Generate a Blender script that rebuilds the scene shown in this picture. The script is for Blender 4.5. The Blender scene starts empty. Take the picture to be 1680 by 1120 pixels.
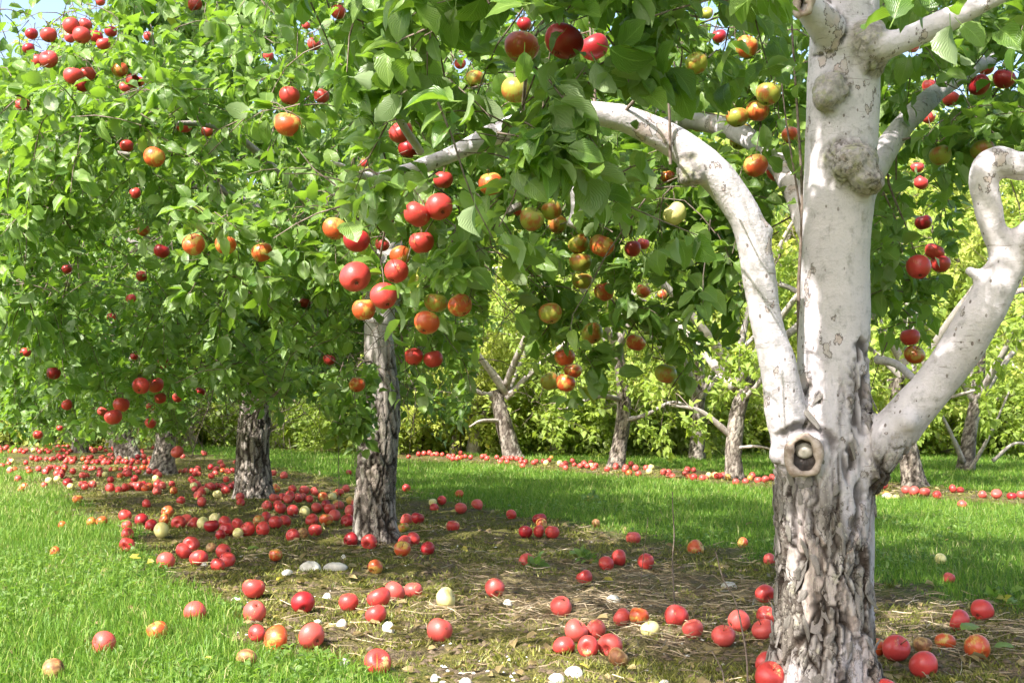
import bpy, math, random
import numpy as np
from mathutils import Matrix, Vector, Quaternion
rng = np.random.default_rng(7); random.seed(7)
R = math.radians
sc = bpy.context.scene
col = sc.collection

# ------------------------------------------------------------------ camera, sky, sun, exposure
FPX, HCAM = 2100.0, 0.80                      # focal length in photo pixels (1680 wide), eye height
PITCH = math.atan(90/FPX)
cam = bpy.data.cameras.new('camera'); camo = bpy.data.objects.new('camera', cam); col.objects.link(camo)
cam.sensor_width = 36; cam.lens = 36*FPX/1680; cam.clip_start = 0.05; cam.clip_end = 2000
camo.location = (0, 0, HCAM); camo.rotation_euler = (R(90)+PITCH, 0, 0)
sc.camera = camo
SUN_EL, SUN_AZ = R(46), R(41)                 # height; heading the light travels, from +Y towards +X
SD = np.array([math.cos(SUN_EL)*math.sin(SUN_AZ), math.cos(SUN_EL)*math.cos(SUN_AZ), -math.sin(SUN_EL)])
w = bpy.data.worlds.new('World'); sc.world = w; w.use_nodes = True
wn = w.node_tree; wn.nodes.clear()
sky = wn.nodes.new('ShaderNodeTexSky'); sky.sky_type = 'NISHITA'; sky.sun_disc = False
sky.sun_elevation = SUN_EL; sky.sun_rotation = SUN_AZ+math.pi
sky.air_density = 1.0; sky.dust_density = 4.0; sky.ozone_density = 1.0
bgn = wn.nodes.new('ShaderNodeBackground'); bgn.inputs[1].default_value = 0.15
won = wn.nodes.new('ShaderNodeOutputWorld')
wn.links.new(sky.outputs[0], bgn.inputs[0]); wn.links.new(bgn.outputs[0], won.inputs[0])
sun = bpy.data.lights.new('sun', 'SUN'); sun.energy = 3.8; sun.angle = R(0.53); sun.color = (1.0, 0.965, 0.91)
suno = bpy.data.objects.new('sun', sun); col.objects.link(suno)
suno.rotation_euler = Vector(SD).to_track_quat('-Z', 'Y').to_euler(); suno.location = (-6, -4, 9)
sc.view_settings.view_transform = 'Standard'; sc.view_settings.look = 'None'
sc.view_settings.gamma = 1; sc.view_settings.use_curve_mapping = False
sc.view_settings.exposure = 1.58
sc.cycles.max_bounces = 7; sc.cycles.diffuse_bounces = 4; sc.cycles.glossy_bounces = 2
sc.cycles.transmission_bounces = 4; sc.cycles.use_denoising = True
sc.cycles.caustics_reflective = False; sc.cycles.caustics_refractive = False

# ------------------------------------------------------------------ pixel <-> place
_f = np.array([0, math.cos(PITCH), math.sin(PITCH)]); _u = np.array([0, -math.sin(PITCH), math.cos(PITCH)])
_r = np.array([1.0, 0, 0]); CAM = np.array([0, 0, HCAM])
def ray(px, py): return _r*((px-840)/FPX) + _u*((560-py)/FPX) + _f
def P(px, py, Z):
    d = ray(px, py); return CAM + d*(Z/d[1])
def proj(p):
    q = np.atleast_2d(p)-CAM; z = q@_f; z = np.where(z < 0.05, 0.05, z)
    return 840+FPX*(q@_r)/z, 560-FPX*(q@_u)/z, np.where((q@_f) < 0.06, -1, z)
def gpt(px, py):
    d = ray(px, py); t = -HCAM/d[2]; return (CAM+d*t)[:2]

# ------------------------------------------------------------------ noise
def _h(ix, iy, iz, s=0):
    n = (ix.astype(np.int64)*374761393 + iy.astype(np.int64)*668265263 + iz.astype(np.int64)*2147483647 + s*974634777) & 0xffffffff
    n = ((n ^ (n >> 13))*1274126177) & 0xffffffff
    n = ((n ^ (n >> 16))*2246822519) & 0xffffffff
    return ((n ^ (n >> 15)) & 0xffffff)/16777215.0
def vnoise(p, s=0):
    i = np.floor(p).astype(np.int64); f = p-i; f = f*f*(3-2*f); o = 0
    for a in (0, 1):
        for b in (0, 1):
            for c in (0, 1):
                wgt = (f[:, 0] if a else 1-f[:, 0])*(f[:, 1] if b else 1-f[:, 1])*(f[:, 2] if c else 1-f[:, 2])
                o = o + wgt*_h(i[:, 0]+a, i[:, 1]+b, i[:, 2]+c, s)
    return o*2-1
def fbm(p, n=4, s=0):
    o = 0; a = 1.0; t = 0
    for k in range(n): o = o+a*vnoise(p*(2.03**k)+k*17.3, s+k); t += a; a *= .5
    return o/t
def worley(p, s=0):
    i = np.floor(p).astype(np.int64); f1 = np.full(len(p), 9.); f2 = f1.copy(); cid = np.zeros(len(p))
    for a in (-1, 0, 1):
        for b in (-1, 0, 1):
            for c in (-1, 0, 1):
                x, y, z = i[:, 0]+a, i[:, 1]+b, i[:, 2]+c
                q = np.stack([x+_h(x, y, z, s+1), y+_h(x, y, z, s+2), z+_h(x, y, z, s+3)], 1)
                d = np.sqrt(((p-q)**2).sum(1)); m = d < f1
                f2 = np.where(m, f1, np.minimum(f2, d)); cid = np.where(m, _h(x, y, z, s+4), cid); f1 = np.where(m, d, f1)
    return f1, f2, cid
def n2(x, y, sc_, s=0, n=3):
    x = np.atleast_1d(np.asarray(x, float)); y = np.atleast_1d(np.asarray(y, float))
    return fbm(np.stack([x*sc_, y*sc_, np.full(x.shape, 3.7)], 1), n, s)
def sm(a, b, x): t = np.clip((x-a)/(b-a), 0, 1); return t*t*(3-2*t)

# ------------------------------------------------------------------ mesh helpers
def add_mesh(name, V, quads=None, tris=None, mat=None, parent=None, attrs=None, smooth=True, loc=None, vecs=None):
    me = bpy.data.meshes.new(name); V = np.asarray(V, np.float32)
    q = np.zeros((0, 4), np.int32) if quads is None or len(quads) == 0 else np.asarray(quads, np.int32)
    t = np.zeros((0, 3), np.int32) if tris is None or len(tris) == 0 else np.asarray(tris, np.int32)
    me.vertices.add(len(V)); me.vertices.foreach_set('co', V.ravel())
    li = np.concatenate([q.ravel(), t.ravel()]); me.loops.add(len(li)); me.loops.foreach_set('vertex_index', li)
    nq, nt = len(q), len(t)
    st = np.concatenate([np.arange(nq)*4, nq*4+np.arange(nt)*3]).astype(np.int32)
    me.polygons.add(nq+nt); me.polygons.foreach_set('loop_start', st)
    if smooth: me.polygons.foreach_set('use_smooth', np.ones(nq+nt, bool))
    me.update(calc_edges=True)
    for k, a in (attrs or {}).items():
        at = me.attributes.new(k, 'FLOAT', 'POINT'); at.data.foreach_set('value', np.asarray(a, np.float32))
    for k, a in (vecs or {}).items():
        at = me.attributes.new(k, 'FLOAT_VECTOR', 'POINT'); at.data.foreach_set('vector', np.asarray(a, np.float32).ravel())
    if mat: me.materials.append(mat)
    o = bpy.data.objects.new(name, me); col.objects.link(o)
    if parent is not None: o.parent = parent
    if loc is not None: o.location = loc
    return o
def empty(name, loc, rz=0, scale=1):
    o = bpy.data.objects.new(name, None); col.objects.link(o); o.empty_display_size = .1
    o.location = loc; o.rotation_euler = (0, 0, rz); o.scale = (scale,)*3; return o
def tag(o, label=None, cat=None, group=None, kind=None):
    if label: o['label'] = label
    if cat: o['category'] = cat
    if group: o['group'] = group
    if kind: o['kind'] = kind
    return o
def catmull(pts, n):
    p = np.asarray(pts, float); m = len(p)
    if m == 2: t = np.linspace(0, 1, n)[:, None]; return p[0]*(1-t)+p[1]*t
    pp = np.vstack([2*p[0]-p[1], p, 2*p[-1]-p[-2]]); u = np.linspace(0, m-1-1e-6, n); i = u.astype(int); f = (u-i)[:, None]
    a, b, c, d = pp[i], pp[i+1], pp[i+2], pp[i+3]
    return .5*((2*b)+(c-a)*f+(2*a-5*b+4*c-d)*f*f+(3*b-a-3*c+d)*f**3)
class Tubes:
    def __init__(s, filt=None): s.V = []; s.Q = []; s.T = []; s.n = 0; s.S = []; s.filt = filt
    def add(s, pts, rad, seg=None, sides=6, cap=False, flat=1.0):
        pts = np.asarray(pts, float); seg = seg or len(pts)
        if s.filt is not None and s.filt(pts): return
        c = catmull(np.column_stack([pts, np.broadcast_to(rad, len(pts))]), seg); r = np.maximum(c[:, 3], 1e-4); c = c[:, :3]
        t = np.gradient(c, axis=0); t /= np.linalg.norm(t, axis=1)[:, None]+1e-9
        a = np.array([1., 0, 0]) if abs(t[0][0]) < .8 else np.array([0, 1., 0])
        nn = a-t[0]*(a@t[0]); nn /= np.linalg.norm(nn); N = []
        for k in range(seg):
            nn = nn-t[k]*(nn@t[k]); nn /= np.linalg.norm(nn)+1e-9; N.append(nn)
        N = np.array(N); B = np.cross(t, N)
        th = np.arange(sides)*2*math.pi/sides
        ring = c[:, None]+r[:, None, None]*(np.cos(th)[None, :, None]*N[:, None]+flat*np.sin(th)[None, :, None]*B[:, None])
        k0 = s.n; s.V.append(ring.reshape(-1, 3)); s.n += seg*sides
        i, j = np.meshgrid(np.arange(seg-1), np.arange(sides), indexing='ij'); j2 = (j+1) % sides
        s.Q.append(k0+np.stack([i*sides+j, i*sides+j2, (i+1)*sides+j2, (i+1)*sides+j], -1).reshape(-1, 4))
        s.S.append(np.repeat(np.linspace(0, 1, seg), sides))
        if cap:
            for e, cc, flip in ((0, c[0], True), (seg-1, c[-1], False)):
                s.V.append(cc[None]); m = s.n; s.n += 1; s.S.append(np.array([e/(seg-1)]))
                a_ = k0+e*sides+np.arange(sides); b_ = k0+e*sides+(np.arange(sides)+1) % sides
                s.T.append(np.stack([a_, np.full(sides, m), b_] if flip else [a_, b_, np.full(sides, m)], -1))
        return c, r
    def arrays(s):
        return (np.vstack(s.V), np.vstack(s.Q), np.vstack(s.T) if s.T else None)
    def build(s, name, mat, parent=None, base=(0, 0, 0), attrs=None):
        V, Q, T = s.arrays(); return add_mesh(name, V-np.asarray(base), Q, T, mat, parent, attrs)

# ------------------------------------------------------------------ materials
def newmat(name):
    m = bpy.data.materials.new(name); m.use_nodes = True; nt = m.node_tree; nt.nodes.clear()
    out = nt.nodes.new('ShaderNodeOutputMaterial'); return m, nt, out
class NT:
    def __init__(s, nt): s.nt = nt
    def n(s, typ, ins=None, **kw):
        nd = s.nt.nodes.new('ShaderNode'+typ)
        for k, v in kw.items(): setattr(nd, k, v)
        for k, v in (ins or {}).items():
            if isinstance(v, bpy.types.NodeSocket): s.nt.links.new(v, nd.inputs[k])
            else: nd.inputs[k].default_value = v
        return nd
    def mix(s, fac, a, b):
        nd = s.nt.nodes.new('ShaderNodeMix'); nd.data_type = 'RGBA'
        for k, v in ((0, fac), (6, a), (7, b)):
            if isinstance(v, bpy.types.NodeSocket): s.nt.links.new(v, nd.inputs[k])
            else: nd.inputs[k].default_value = v if k == 0 else (*v, 1)
        return nd.outputs[2]
    def math(s, op, a, b=None, c=None, clamp=False):
        nd = s.nt.nodes.new('ShaderNodeMath'); nd.operation = op; nd.use_clamp = clamp
        for k, v in enumerate((a, b, c)):
            if v is None: continue
            if isinstance(v, bpy.types.NodeSocket): s.nt.links.new(v, nd.inputs[k])
            else: nd.inputs[k].default_value = v
        return nd.outputs[0]
    def ramp(s, fac, stops, interp='LINEAR'):
        nd = s.nt.nodes.new('ShaderNodeValToRGB'); nd.color_ramp.interpolation = interp; e = nd.color_ramp.elements
        while len(e) < len(stops): e.new(.5)
        for q, (p, c) in zip(e, stops): q.position = p; q.color = (*c, 1) if len(c) == 3 else c
        s.nt.links.new(fac, nd.inputs[0]); return nd.outputs[0]
    def step(s, x, a, b):
        nd = s.nt.nodes.new('ShaderNodeMapRange'); nd.interpolation_type = 'SMOOTHSTEP'
        s.nt.links.new(x, nd.inputs[0]); nd.inputs[1].default_value = a; nd.inputs[2].default_value = b; return nd.outputs[0]
    def attr(s, name): return s.n('Attribute', attribute_name=name)
    def link(s, a, b): s.nt.links.new(a, b)

def leaf_material(name, dark, light, under, trans, tmix=.36, rough=.36, yellow=.07):
    m, nt, out = newmat(name); t = NT(nt)
    rnd = t.attr('rnd').outputs['Fac']; uv = t.attr('luv').outputs['Vector']
    sep = t.n('SeparateXYZ', {0: uv})
    c = t.mix(rnd, dark, light)
    spot = t.n('TexNoise', {'Vector': t.n('TexCoord').outputs['Object'], 'Scale': 30., 'Detail': 2.}).outputs[0]
    c = t.mix(t.math('MULTIPLY', t.step(spot, .5, .75), .35), c, light)
    # midrib and side veins, a little paler
    ax = t.math('ABSOLUTE', sep.outputs[0])
    rib = t.math('SUBTRACT', 1.0, t.step(ax, .015, .07))
    vv = t.math('SINE', t.math('MULTIPLY', t.math('SUBTRACT', sep.outputs[1], t.math('MULTIPLY', ax, .55)), 62.))
    vein = t.math('MULTIPLY', t.step(vv, .75, 1.), .35)
    c = t.mix(t.math('MAXIMUM', t.math('MULTIPLY', rib, .6), vein), c, tuple(min(1, v*1.5+.03) for v in light))
    yel = t.step(rnd, 1-yellow, 1-yellow*.4)
    c = t.mix(yel, c, (.42, .36, .05))
    sp2 = t.n('TexNoise', {'Vector': t.n('TexCoord').outputs['Object'], 'Scale': 120., 'Detail': 2.}).outputs[0]
    c = t.mix(t.math('MULTIPLY', t.step(sp2, .69, .73), .7), c, (.16, .09, .03))
    back = t.n('NewGeometry').outputs['Backfacing']
    cu = t.mix(back, c, under)
    b = t.n('Bump', {'Strength': .25, 'Distance': .004, 'Height': t.math('ADD', vv, t.math('MULTIPLY', rib, -2.))})
    pb = t.n('BsdfPrincipled', {'Base Color': cu, 'Roughness': rough, 'Specular IOR Level': .5, 'Normal': b.outputs[0]})
    tr = t.n('BsdfTranslucent', {'Color': t.mix(rnd, trans, tuple(v*1.25 for v in trans)), 'Normal': b.outputs[0]})
    mx = t.n('MixShader', {0: tmix, 1: pb.outputs[0], 2: tr.outputs[0]})
    t.link(mx.outputs[0], out.inputs[0]); return m
M = {}
M['leaf'] = leaf_material('apple_leaf', (.045, .115, .016), (.20, .295, .06), (.245, .315, .155), (.27, .47, .03))
M['leaf_far'] = leaf_material('orchard_leaf', (.12, .20, .022), (.30, .38, .06), (.30, .35, .14), (.42, .55, .05), .42, .5, .08)
M['leaf_wood'] = leaf_material('woodland_leaf', (.20, .275, .035), (.45, .475, .10), (.36, .40, .15), (.53, .60, .08), .42, .55, .12)

def bark_material(name, pale1, pale2, roughs, crack, lent=1.0):
    m, nt, out = newmat(name); t = NT(nt)
    ob = t.n('TexCoord').outputs['Object']
    rg = t.attr('rough').outputs['Fac']; pl = t.attr('plate').outputs['Fac']; ck = t.attr('crack').outputs['Fac']; br = t.attr('burr').outputs['Fac']
    nz = t.n('TexNoise', {'Vector': ob, 'Scale': 9., 'Detail': 5.}).outputs[0]
    fine = t.n('TexNoise', {'Vector': ob, 'Scale': 95., 'Detail': 4., 'Roughness': .65}).outputs[0]
    st = t.n('TexNoise', {'Vector': t.n('Mapping', {0: ob, 3: (70., 70., 12.)}).outputs[0], 'Scale': 1., 'Detail': 5., 'Roughness': .7}).outputs[0]
    pale = t.mix(t.step(nz, .35, .65), pale1, pale2)
    pale = t.mix(t.math('MULTIPLY', t.step(fine, .52, .7), .28), pale, tuple(v*.72 for v in pale2))
    mot = t.n('TexNoise', {'Vector': ob, 'Scale': 24., 'Detail': 6., 'Roughness': .72}).outputs[0]
    pale = t.mix(t.math('MULTIPLY', t.step(mot, .50, .66), .55), pale, tuple(v*.60 for v in pale2))
    pale = t.mix(t.math('MULTIPLY', t.step(mot, .60, .70), .5), pale, (.33, .29, .22))
    hz_ = t.n('TexNoise', {'Vector': t.n('Mapping', {0: ob, 3: (16., 16., 150.)}).outputs[0], 'Scale': 1., 'Detail': 3., 'Roughness': .6}).outputs[0]
    pale = t.mix(t.math('MULTIPLY', t.math('MULTIPLY', t.step(hz_, .62, .66), t.step(nz, .42, .6)), .55), pale, (.17, .13, .105))
    # lenticels: small dark dashes lying across the grain
    vo = t.n('TexVoronoi', {'Vector': t.n('Mapping', {0: ob, 3: (56., 56., 33.)}).outputs[0], 'Scale': 1., 'Randomness': 1.})
    vc = t.n('SeparateColor', {0: vo.outputs['Color']}); ld = t.math('SUBTRACT', 1., t.step(t.math('SUBTRACT', vo.outputs['Distance'], t.math('MULTIPLY', vc.outputs[1], .17)), .02, .075))
    pick = t.math('MULTIPLY', t.step(vc.outputs[0], .3, .35), t.step(t.n('TexNoise', {'Vector': ob, 'Scale': 8., 'Detail': 3.}).outputs[0], .40, .54))
    len_ = t.math('MULTIPLY', t.math('MULTIPLY', ld, pick), .8*lent)
    pale = t.mix(len_, pale, (.13, .095, .075))
    pn = t.n('TexNoise', {'Vector': t.n('Mapping', {0: ob, 3: (11., 11., 7.)}).outputs[0], 'Scale': 1., 'Detail': 7., 'Roughness': .62}).outputs[0]
    peel = t.step(pn, .600, .606); rim = t.math('SUBTRACT', 1., t.step(t.math('ABSOLUTE', t.math('SUBTRACT', pn, .600)), .004, .013))
    pale = t.mix(t.math('MULTIPLY', peel, .65), pale, t.mix(t.step(mot, .4, .6), (.50, .37, .31), (.42, .37, .33)))
    pale = t.mix(t.math('MULTIPLY', rim, .8), pale, (.10, .075, .06))
    rc = t.ramp(pl, [(i/(len(roughs)-1), c) for i, c in enumerate(roughs)], 'LINEAR')
    rc = t.mix(t.math('MULTIPLY', t.step(st, .46, .66), .6), rc, tuple(v*.6 for v in roughs[0]))
    wv_ = t.n('VectorMath', {0: t.n('Mapping', {0: ob, 3: (42., 42., 15.)}).outputs[0], 1: t.n('VectorMath', {0: t.n('TexNoise', {'Vector': ob, 'Scale': 40., 'Detail': 3.}).outputs[1], 1: (1.6, 1.6, 1.6)}, operation='MULTIPLY').outputs[0]}, operation='ADD').outputs[0]
    ved = t.n('TexVoronoi', {'Vector': wv_, 'Scale': 1.}, feature='DISTANCE_TO_EDGE').outputs['Distance']
    fcr = t.math('MULTIPLY', t.math('SUBTRACT', 1., t.step(ved, .01, .07)), t.step(t.n('TexNoise', {'Vector': ob, 'Scale': 13., 'Detail': 2.}).outputs[0], .44, .56))
    rc = t.mix(t.math('MULTIPLY', fcr, .85), rc, crack)
    speck = t.n('TexNoise', {'Vector': ob, 'Scale': 170., 'Detail': 2.}).outputs[0]
    rc = t.mix(t.math('MULTIPLY', t.step(speck, .60, .66), .5), rc, (.50, .47, .37))
    lich = t.n('TexNoise', {'Vector': ob, 'Scale': 26., 'Detail': 6., 'Roughness': .7}).outputs[0]
    rc = t.mix(t.math('MULTIPLY', t.step(lich, .56, .66), .6), rc, (.44, .42, .30))
    c = t.mix(rg, pale, rc)
    c = t.mix(t.math('MULTIPLY', br, .75), c, t.mix(t.step(fine, .4, .6), (.09, .075, .052), (.29, .25, .19)))
    c = t.mix(t.math('MULTIPLY', br, t.math('MULTIPLY', t.step(lich, .48, .62), .7)), c, (.30, .31, .14))
    c = t.mix(ck, c, crack)
    hgt = t.math('ADD', t.math('MULTIPLY', t.math('MULTIPLY', fcr, rg), -1.6), t.math('ADD', t.math('MULTIPLY', st, t.math('ADD', t.math('MULTIPLY', rg, 1.6), .25)), t.math('ADD', t.math('ADD', t.math('MULTIPLY', fine, .8), t.math('ADD', t.math('MULTIPLY', mot, .9), t.math('MULTIPLY', peel, -.8))), t.math('MULTIPLY', len_, -.7))))
    b = t.n('Bump', {'Strength': .6, 'Distance': .006, 'Height': hgt})
    pb = t.n('BsdfPrincipled', {'Base Color': c, 'Roughness': .82, 'Specular IOR Level': .25, 'Normal': b.outputs[0]})
    t.link(pb.outputs[0], out.inputs[0]); return m
RGH = [(.10, .08, .065), (.24, .21, .18), (.50, .45, .425), (.42, .325, .27), (.32, .29, .255), (.54, .49, .465)]
M['bark'] = bark_material('pale_apple_bark', (.65, .585, .61), (.56, .51, .53), RGH, (.045, .032, .024))
M['bark_dark'] = bark_material('grey_apple_bark', (.42, .385, .365), (.32, .295, .28), [(.10, .078, .062), (.21, .175, .15), (.36, .31, .27), (.38, .31, .26), (.28, .25, .215), (.42, .37, .33)], (.035, .026, .02), .5)
M['bark_far'] = bark_material('weathered_bark', (.55, .49, .45), (.42, .38, .35), [(.11, .09, .075), (.24, .20, .17), (.36, .31, .27), (.42, .36, .31), (.36, .34, .30)], (.06, .045, .035), .4)
def simple(name, c1, c2, scale=40., rough=.8, bump=.3, dist=.003, spec=.3, obj='Object'):
    m, nt, out = newmat(name); t = NT(nt)
    nz = t.n('TexNoise', {'Vector': t.n('TexCoord').outputs[obj], 'Scale': scale, 'Detail': 5., 'Roughness': .6}).outputs[0]
    b = t.n('Bump', {'Strength': bump, 'Distance': dist, 'Height': nz})
    pb = t.n('BsdfPrincipled', {'Base Color': t.mix(t.step(nz, .3, .7), c1, c2), 'Roughness': rough, 'Specular IOR Level': spec, 'Normal': b.outputs[0]})
    t.link(pb.outputs[0], out.inputs[0]); return m
M['twig'] = simple('twig_bark', (.10, .07, .05), (.24, .19, .155), 60.)
M['shoot'] = simple('brown_shoot', (.17, .085, .04), (.30, .17, .085), 60.)
M['stone'] = simple('pale_stone', (.44, .41, .36), (.68, .65, .58), 22., .85, .5, .006)
M['callus'] = simple('callus_wood', (.24, .17, .13), (.50, .40, .34), 45., .6, .4, .003)
M['hollow'] = simple('dark_heartwood', (.030, .022, .018), (.085, .065, .055), 45., .45, .6, .004)
M['heart'] = simple('weathered_heartwood', (.22, .185, .145), (.52, .48, .41), 30., .28, .4, .004, .5)
M['stem'] = simple('apple_stem', (.10, .06, .03), (.20, .13, .06), 120.)
M['calyx'] = simple('apple_eye', (.05, .035, .02), (.14, .09, .045), 160.)
M['flake'] = bark_material('loose_bark', (.40, .34, .30), (.30, .27, .25), RGH, (.045, .032, .024), .3)

def blade_material(name, stops, trans, tmix=.35):
    m, nt, out = newmat(name); t = NT(nt)
    rnd = t.attr('rnd').outputs['Fac']; c = t.ramp(rnd, stops)
    pb = t.n('BsdfPrincipled', {'Base Color': c, 'Roughness': .5, 'Specular IOR Level': .35})
    tr = t.n('BsdfTranslucent', {'Color': t.mix(.5, c, trans)})
    mx = t.n('MixShader', {0: tmix, 1: pb.outputs[0], 2: tr.outputs[0]})
    t.link(mx.outputs[0], out.inputs[0]); return m
M['grass'] = blade_material('grass_blade', [(0, (.06, .15, .012)), (.4, (.13, .255, .022)), (.68, (.23, .335, .05)), (.85, (.38, .38, .13)), (1, (.53, .45, .25))], (.16, .34, .02))
M['moss'] = blade_material('moss_blade', [(0, (.05, .065, .010)), (.4, (.135, .155, .022)), (.7, (.25, .255, .04)), (1, (.38, .33, .14))], (.2, .2, .03), .2)
M['straw'] = blade_material('dry_straw', [(0, (.14, .095, .055)), (.5, (.33, .245, .145)), (1, (.55, .45, .31))], (.4, .3, .2), .15)

def ground_material():
    m, nt, out = newmat('orchard_floor'); t = NT(nt)
    po = t.n('NewGeometry').outputs['Position']
    stp = t.attr('strip').outputs['Fac']; strw = t.attr('straw').outputs['Fac']
    a = t.n('TexNoise', {'Vector': po, 'Scale': 5., 'Detail': 6., 'Roughness': .65}).outputs[0]
    b_ = t.n('TexNoise', {'Vector': po, 'Scale': 26., 'Detail': 6., 'Roughness': .7}).outputs[0]
    c_ = t.n('TexNoise', {'Vector': po, 'Scale': 110., 'Detail': 3.}).outputs[0]
    soil = t.mix(t.step(b_, .35, .65), (.06, .045, .03), (.21, .16, .105))
    mossc = t.mix(t.step(c_, .3, .7), (.05, .058, .010), (.21, .195, .040))
    st = t.mix(t.math('MULTIPLY', t.step(a, .36, .56), .9), soil, mossc)
    thatch = t.mix(t.step(c_, .3, .7), (.19, .135, .085), (.38, .29, .19))
    d_ = t.n('TexNoise', {'Vector': po, 'Scale': 70., 'Detail': 4., 'Roughness': .75}).outputs[0]
    st = t.mix(t.math('MULTIPLY', t.step(d_, .56, .62), .7), st, (.33, .25, .16))
    st = t.mix(t.math('MULTIPLY', t.math('SUBTRACT', 1., t.step(d_, .36, .42)), .7), st, (.028, .022, .014))
    st = t.mix(t.math('MULTIPLY', strw, .45), st, thatch)
    lawn = t.mix(t.step(b_, .3, .7), (.055, .115, .016), (.10, .18, .028))
    lawn = t.mix(t.math('MULTIPLY', t.step(a, .5, .72), .7), lawn, (.22, .20, .075))
    c = t.mix(stp, lawn, st)
    bp = t.n('Bump', {'Strength': 1., 'Distance': .035, 'Height': t.math('ADD', b_, t.math('MULTIPLY', c_, .4))})
    pb = t.n('BsdfPrincipled', {'Base Color': c, 'Roughness': .95, 'Specular IOR Level': .1, 'Normal': bp.outputs[0]})
    t.link(pb.outputs[0], out.inputs[0]); return m
M['ground'] = ground_material()

def apple_material(name, red1, red2, ground, blush, rough=.34, rot=0.0):
    m, nt, out = newmat(name); t = NT(nt)
    ob = t.n('TexCoord').outputs['Object']; oi = t.n('ObjectInfo').outputs['Random']
    off = t.n('CombineXYZ', {0: t.math('MULTIPLY', oi, 37.), 1: t.math('MULTIPLY', oi, 91.), 2: t.math('MULTIPLY', oi, 13.)}).outputs[0]
    v = t.n('VectorMath', {0: ob, 1: off}, operation='ADD').outputs[0]
    big = t.n('TexNoise', {'Vector': v, 'Scale': 1.1, 'Detail': 2.}).outputs[0]
    stv = t.n('Mapping', {0: v, 3: (9., 9., .7)}).outputs[0]
    streak = t.n('TexNoise', {'Vector': stv, 'Scale': 1., 'Detail': 4., 'Roughness': .6}).outputs[0]
    fac = t.math('ADD', t.math('ADD', big, t.math('MULTIPLY', t.math('SUBTRACT', streak, .5), .45)), blush-.5)
    zz = t.n('SeparateXYZ', {0: ob}).outputs[2]
    # paler round the stem
    fac = t.math('SUBTRACT', fac, t.math('MULTIPLY', t.step(zz, .45, .95), .16))
    red = t.mix(streak, red1, red2)
    red = t.mix(oi, red, tuple(.5*(a+b) for a, b in zip(red1, red2)))
    c = t.mix(t.step(fac, .42, .60), ground, red)
    vo = t.n('TexVoronoi', {'Vector': v, 'Scale': 13.}).outputs['Distance']
    c = t.mix(t.math('MULTIPLY', t.math('SUBTRACT', 1., t.step(vo, .06, .13)), .45), c, tuple(min(1, g*1.0+.05) for g in ground))
    bn = t.n('TexNoise', {'Vector': v, 'Scale': 2.6, 'Detail': 3.}).outputs[0]
    c = t.mix(t.math('MULTIPLY', t.step(bn, .66, .72), .75), c, (.20, .085, .035))
    if rot: 
        rn = t.n('TexNoise', {'Vector': v, 'Scale': 2.2, 'Detail': 4.}).outputs[0]
        c = t.mix(t.math('MULTIPLY', t.step(rn, .42, .6), rot), c, (.16, .075, .03))
    wax = t.n('TexNoise', {'Vector': v, 'Scale': 7., 'Detail': 4.}).outputs[0]
    pb = t.n('BsdfPrincipled', {'Base Color': c, 'Roughness': t.math('ADD', t.math('MULTIPLY', wax, .22), rough-.08), 'Specular IOR Level': .5, 'Coat Weight': .05, 'Coat Roughness': .2,
              'Subsurface Weight': .04, 'Subsurface Radius': (.02, .008, .004), 'Subsurface Scale': .2})
    t.link(pb.outputs[0], out.inputs[0]); return m
AM = {
 'r': apple_material('apple_red', (.44, .022, .030), (.60, .075, .055), (.62, .36, .14), .77),
 'd': apple_material('apple_crimson', (.26, .009, .016), (.42, .022, .025), (.45, .16, .05), .92),
 'p': apple_material('apple_dusty_red', (.52, .060, .055), (.62, .105, .080), (.66, .36, .17), .78, .38),
 'o': apple_material('apple_orange_blush', (.46, .050, .020), (.56, .11, .028), (.52, .33, .075), .58, .32),
 'y': apple_material('apple_pale_yellow', (.66, .40, .10), (.70, .52, .16), (.70, .62, .25), .30, .3),
 'g': apple_material('apple_green', (.42, .10, .03), (.42, .17, .04), (.34, .33, .055), .47, .3),
 'b': apple_material('apple_rotting', (.26, .085, .035), (.36, .15, .055), (.40, .25, .09), .55, .5, .8)}
CNAME = {'r': 'red', 'd': 'deep crimson', 'p': 'dusty pinkish red', 'o': 'orange-blushed', 'y': 'pale yellow', 'g': 'green-yellow', 'b': 'brown rotting'}

# ------------------------------------------------------------------ the rows of trees, and the ground
ROW1 = [(.865, 3.56), (-.756, 7.15), (-2.05, 10.2), (-3.67, 13.4), (-4.95, 16.4), (-6.3, 18.7), (-7.9, 22.0)]
ROW2 = [(3.65, 11.6), (2.19, 12.6), (1.20, 14.6), (-.08, 16.8)]
def row1x(y): return .865-.47*(y-3.56)
def row2x(y): return 3.9-.70*(y-10.2)
def strip_mask(x, y):
    x = np.asarray(x, float); y = np.asarray(y, float)
    e = n2(x.ravel(), y.ravel(), 1.6, 5).reshape(x.shape)*.38 + n2(x.ravel(), y.ravel(), 7., 9).reshape(x.shape)*.14
    d1 = x-row1x(y); a = sm(-1.46, -1.16, d1+e)*(1-sm(1.42, 1.82, d1+e))
    d2 = x-row2x(y); b = sm(-1.0, -.72, d2+e)*(1-sm(.55, .85, d2+e))*(y > 8)
    return np.maximum(a, b)
def straw_mask(x, y):
    x = np.asarray(x, float); y = np.asarray(y, float); sh = x.shape
    n_ = n2(x.ravel(), y.ravel(), 1.9, 21).reshape(sh)
    d = np.exp(-(((x-.42)/.75)**2+((y-5.2)/1.15)**2))+.8*np.exp(-(((x-1.7)/.6)**2+((y-4.4)/.8)**2))
    return np.clip(sm(.25, .7, d+n_*.5), 0, 1)
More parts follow.
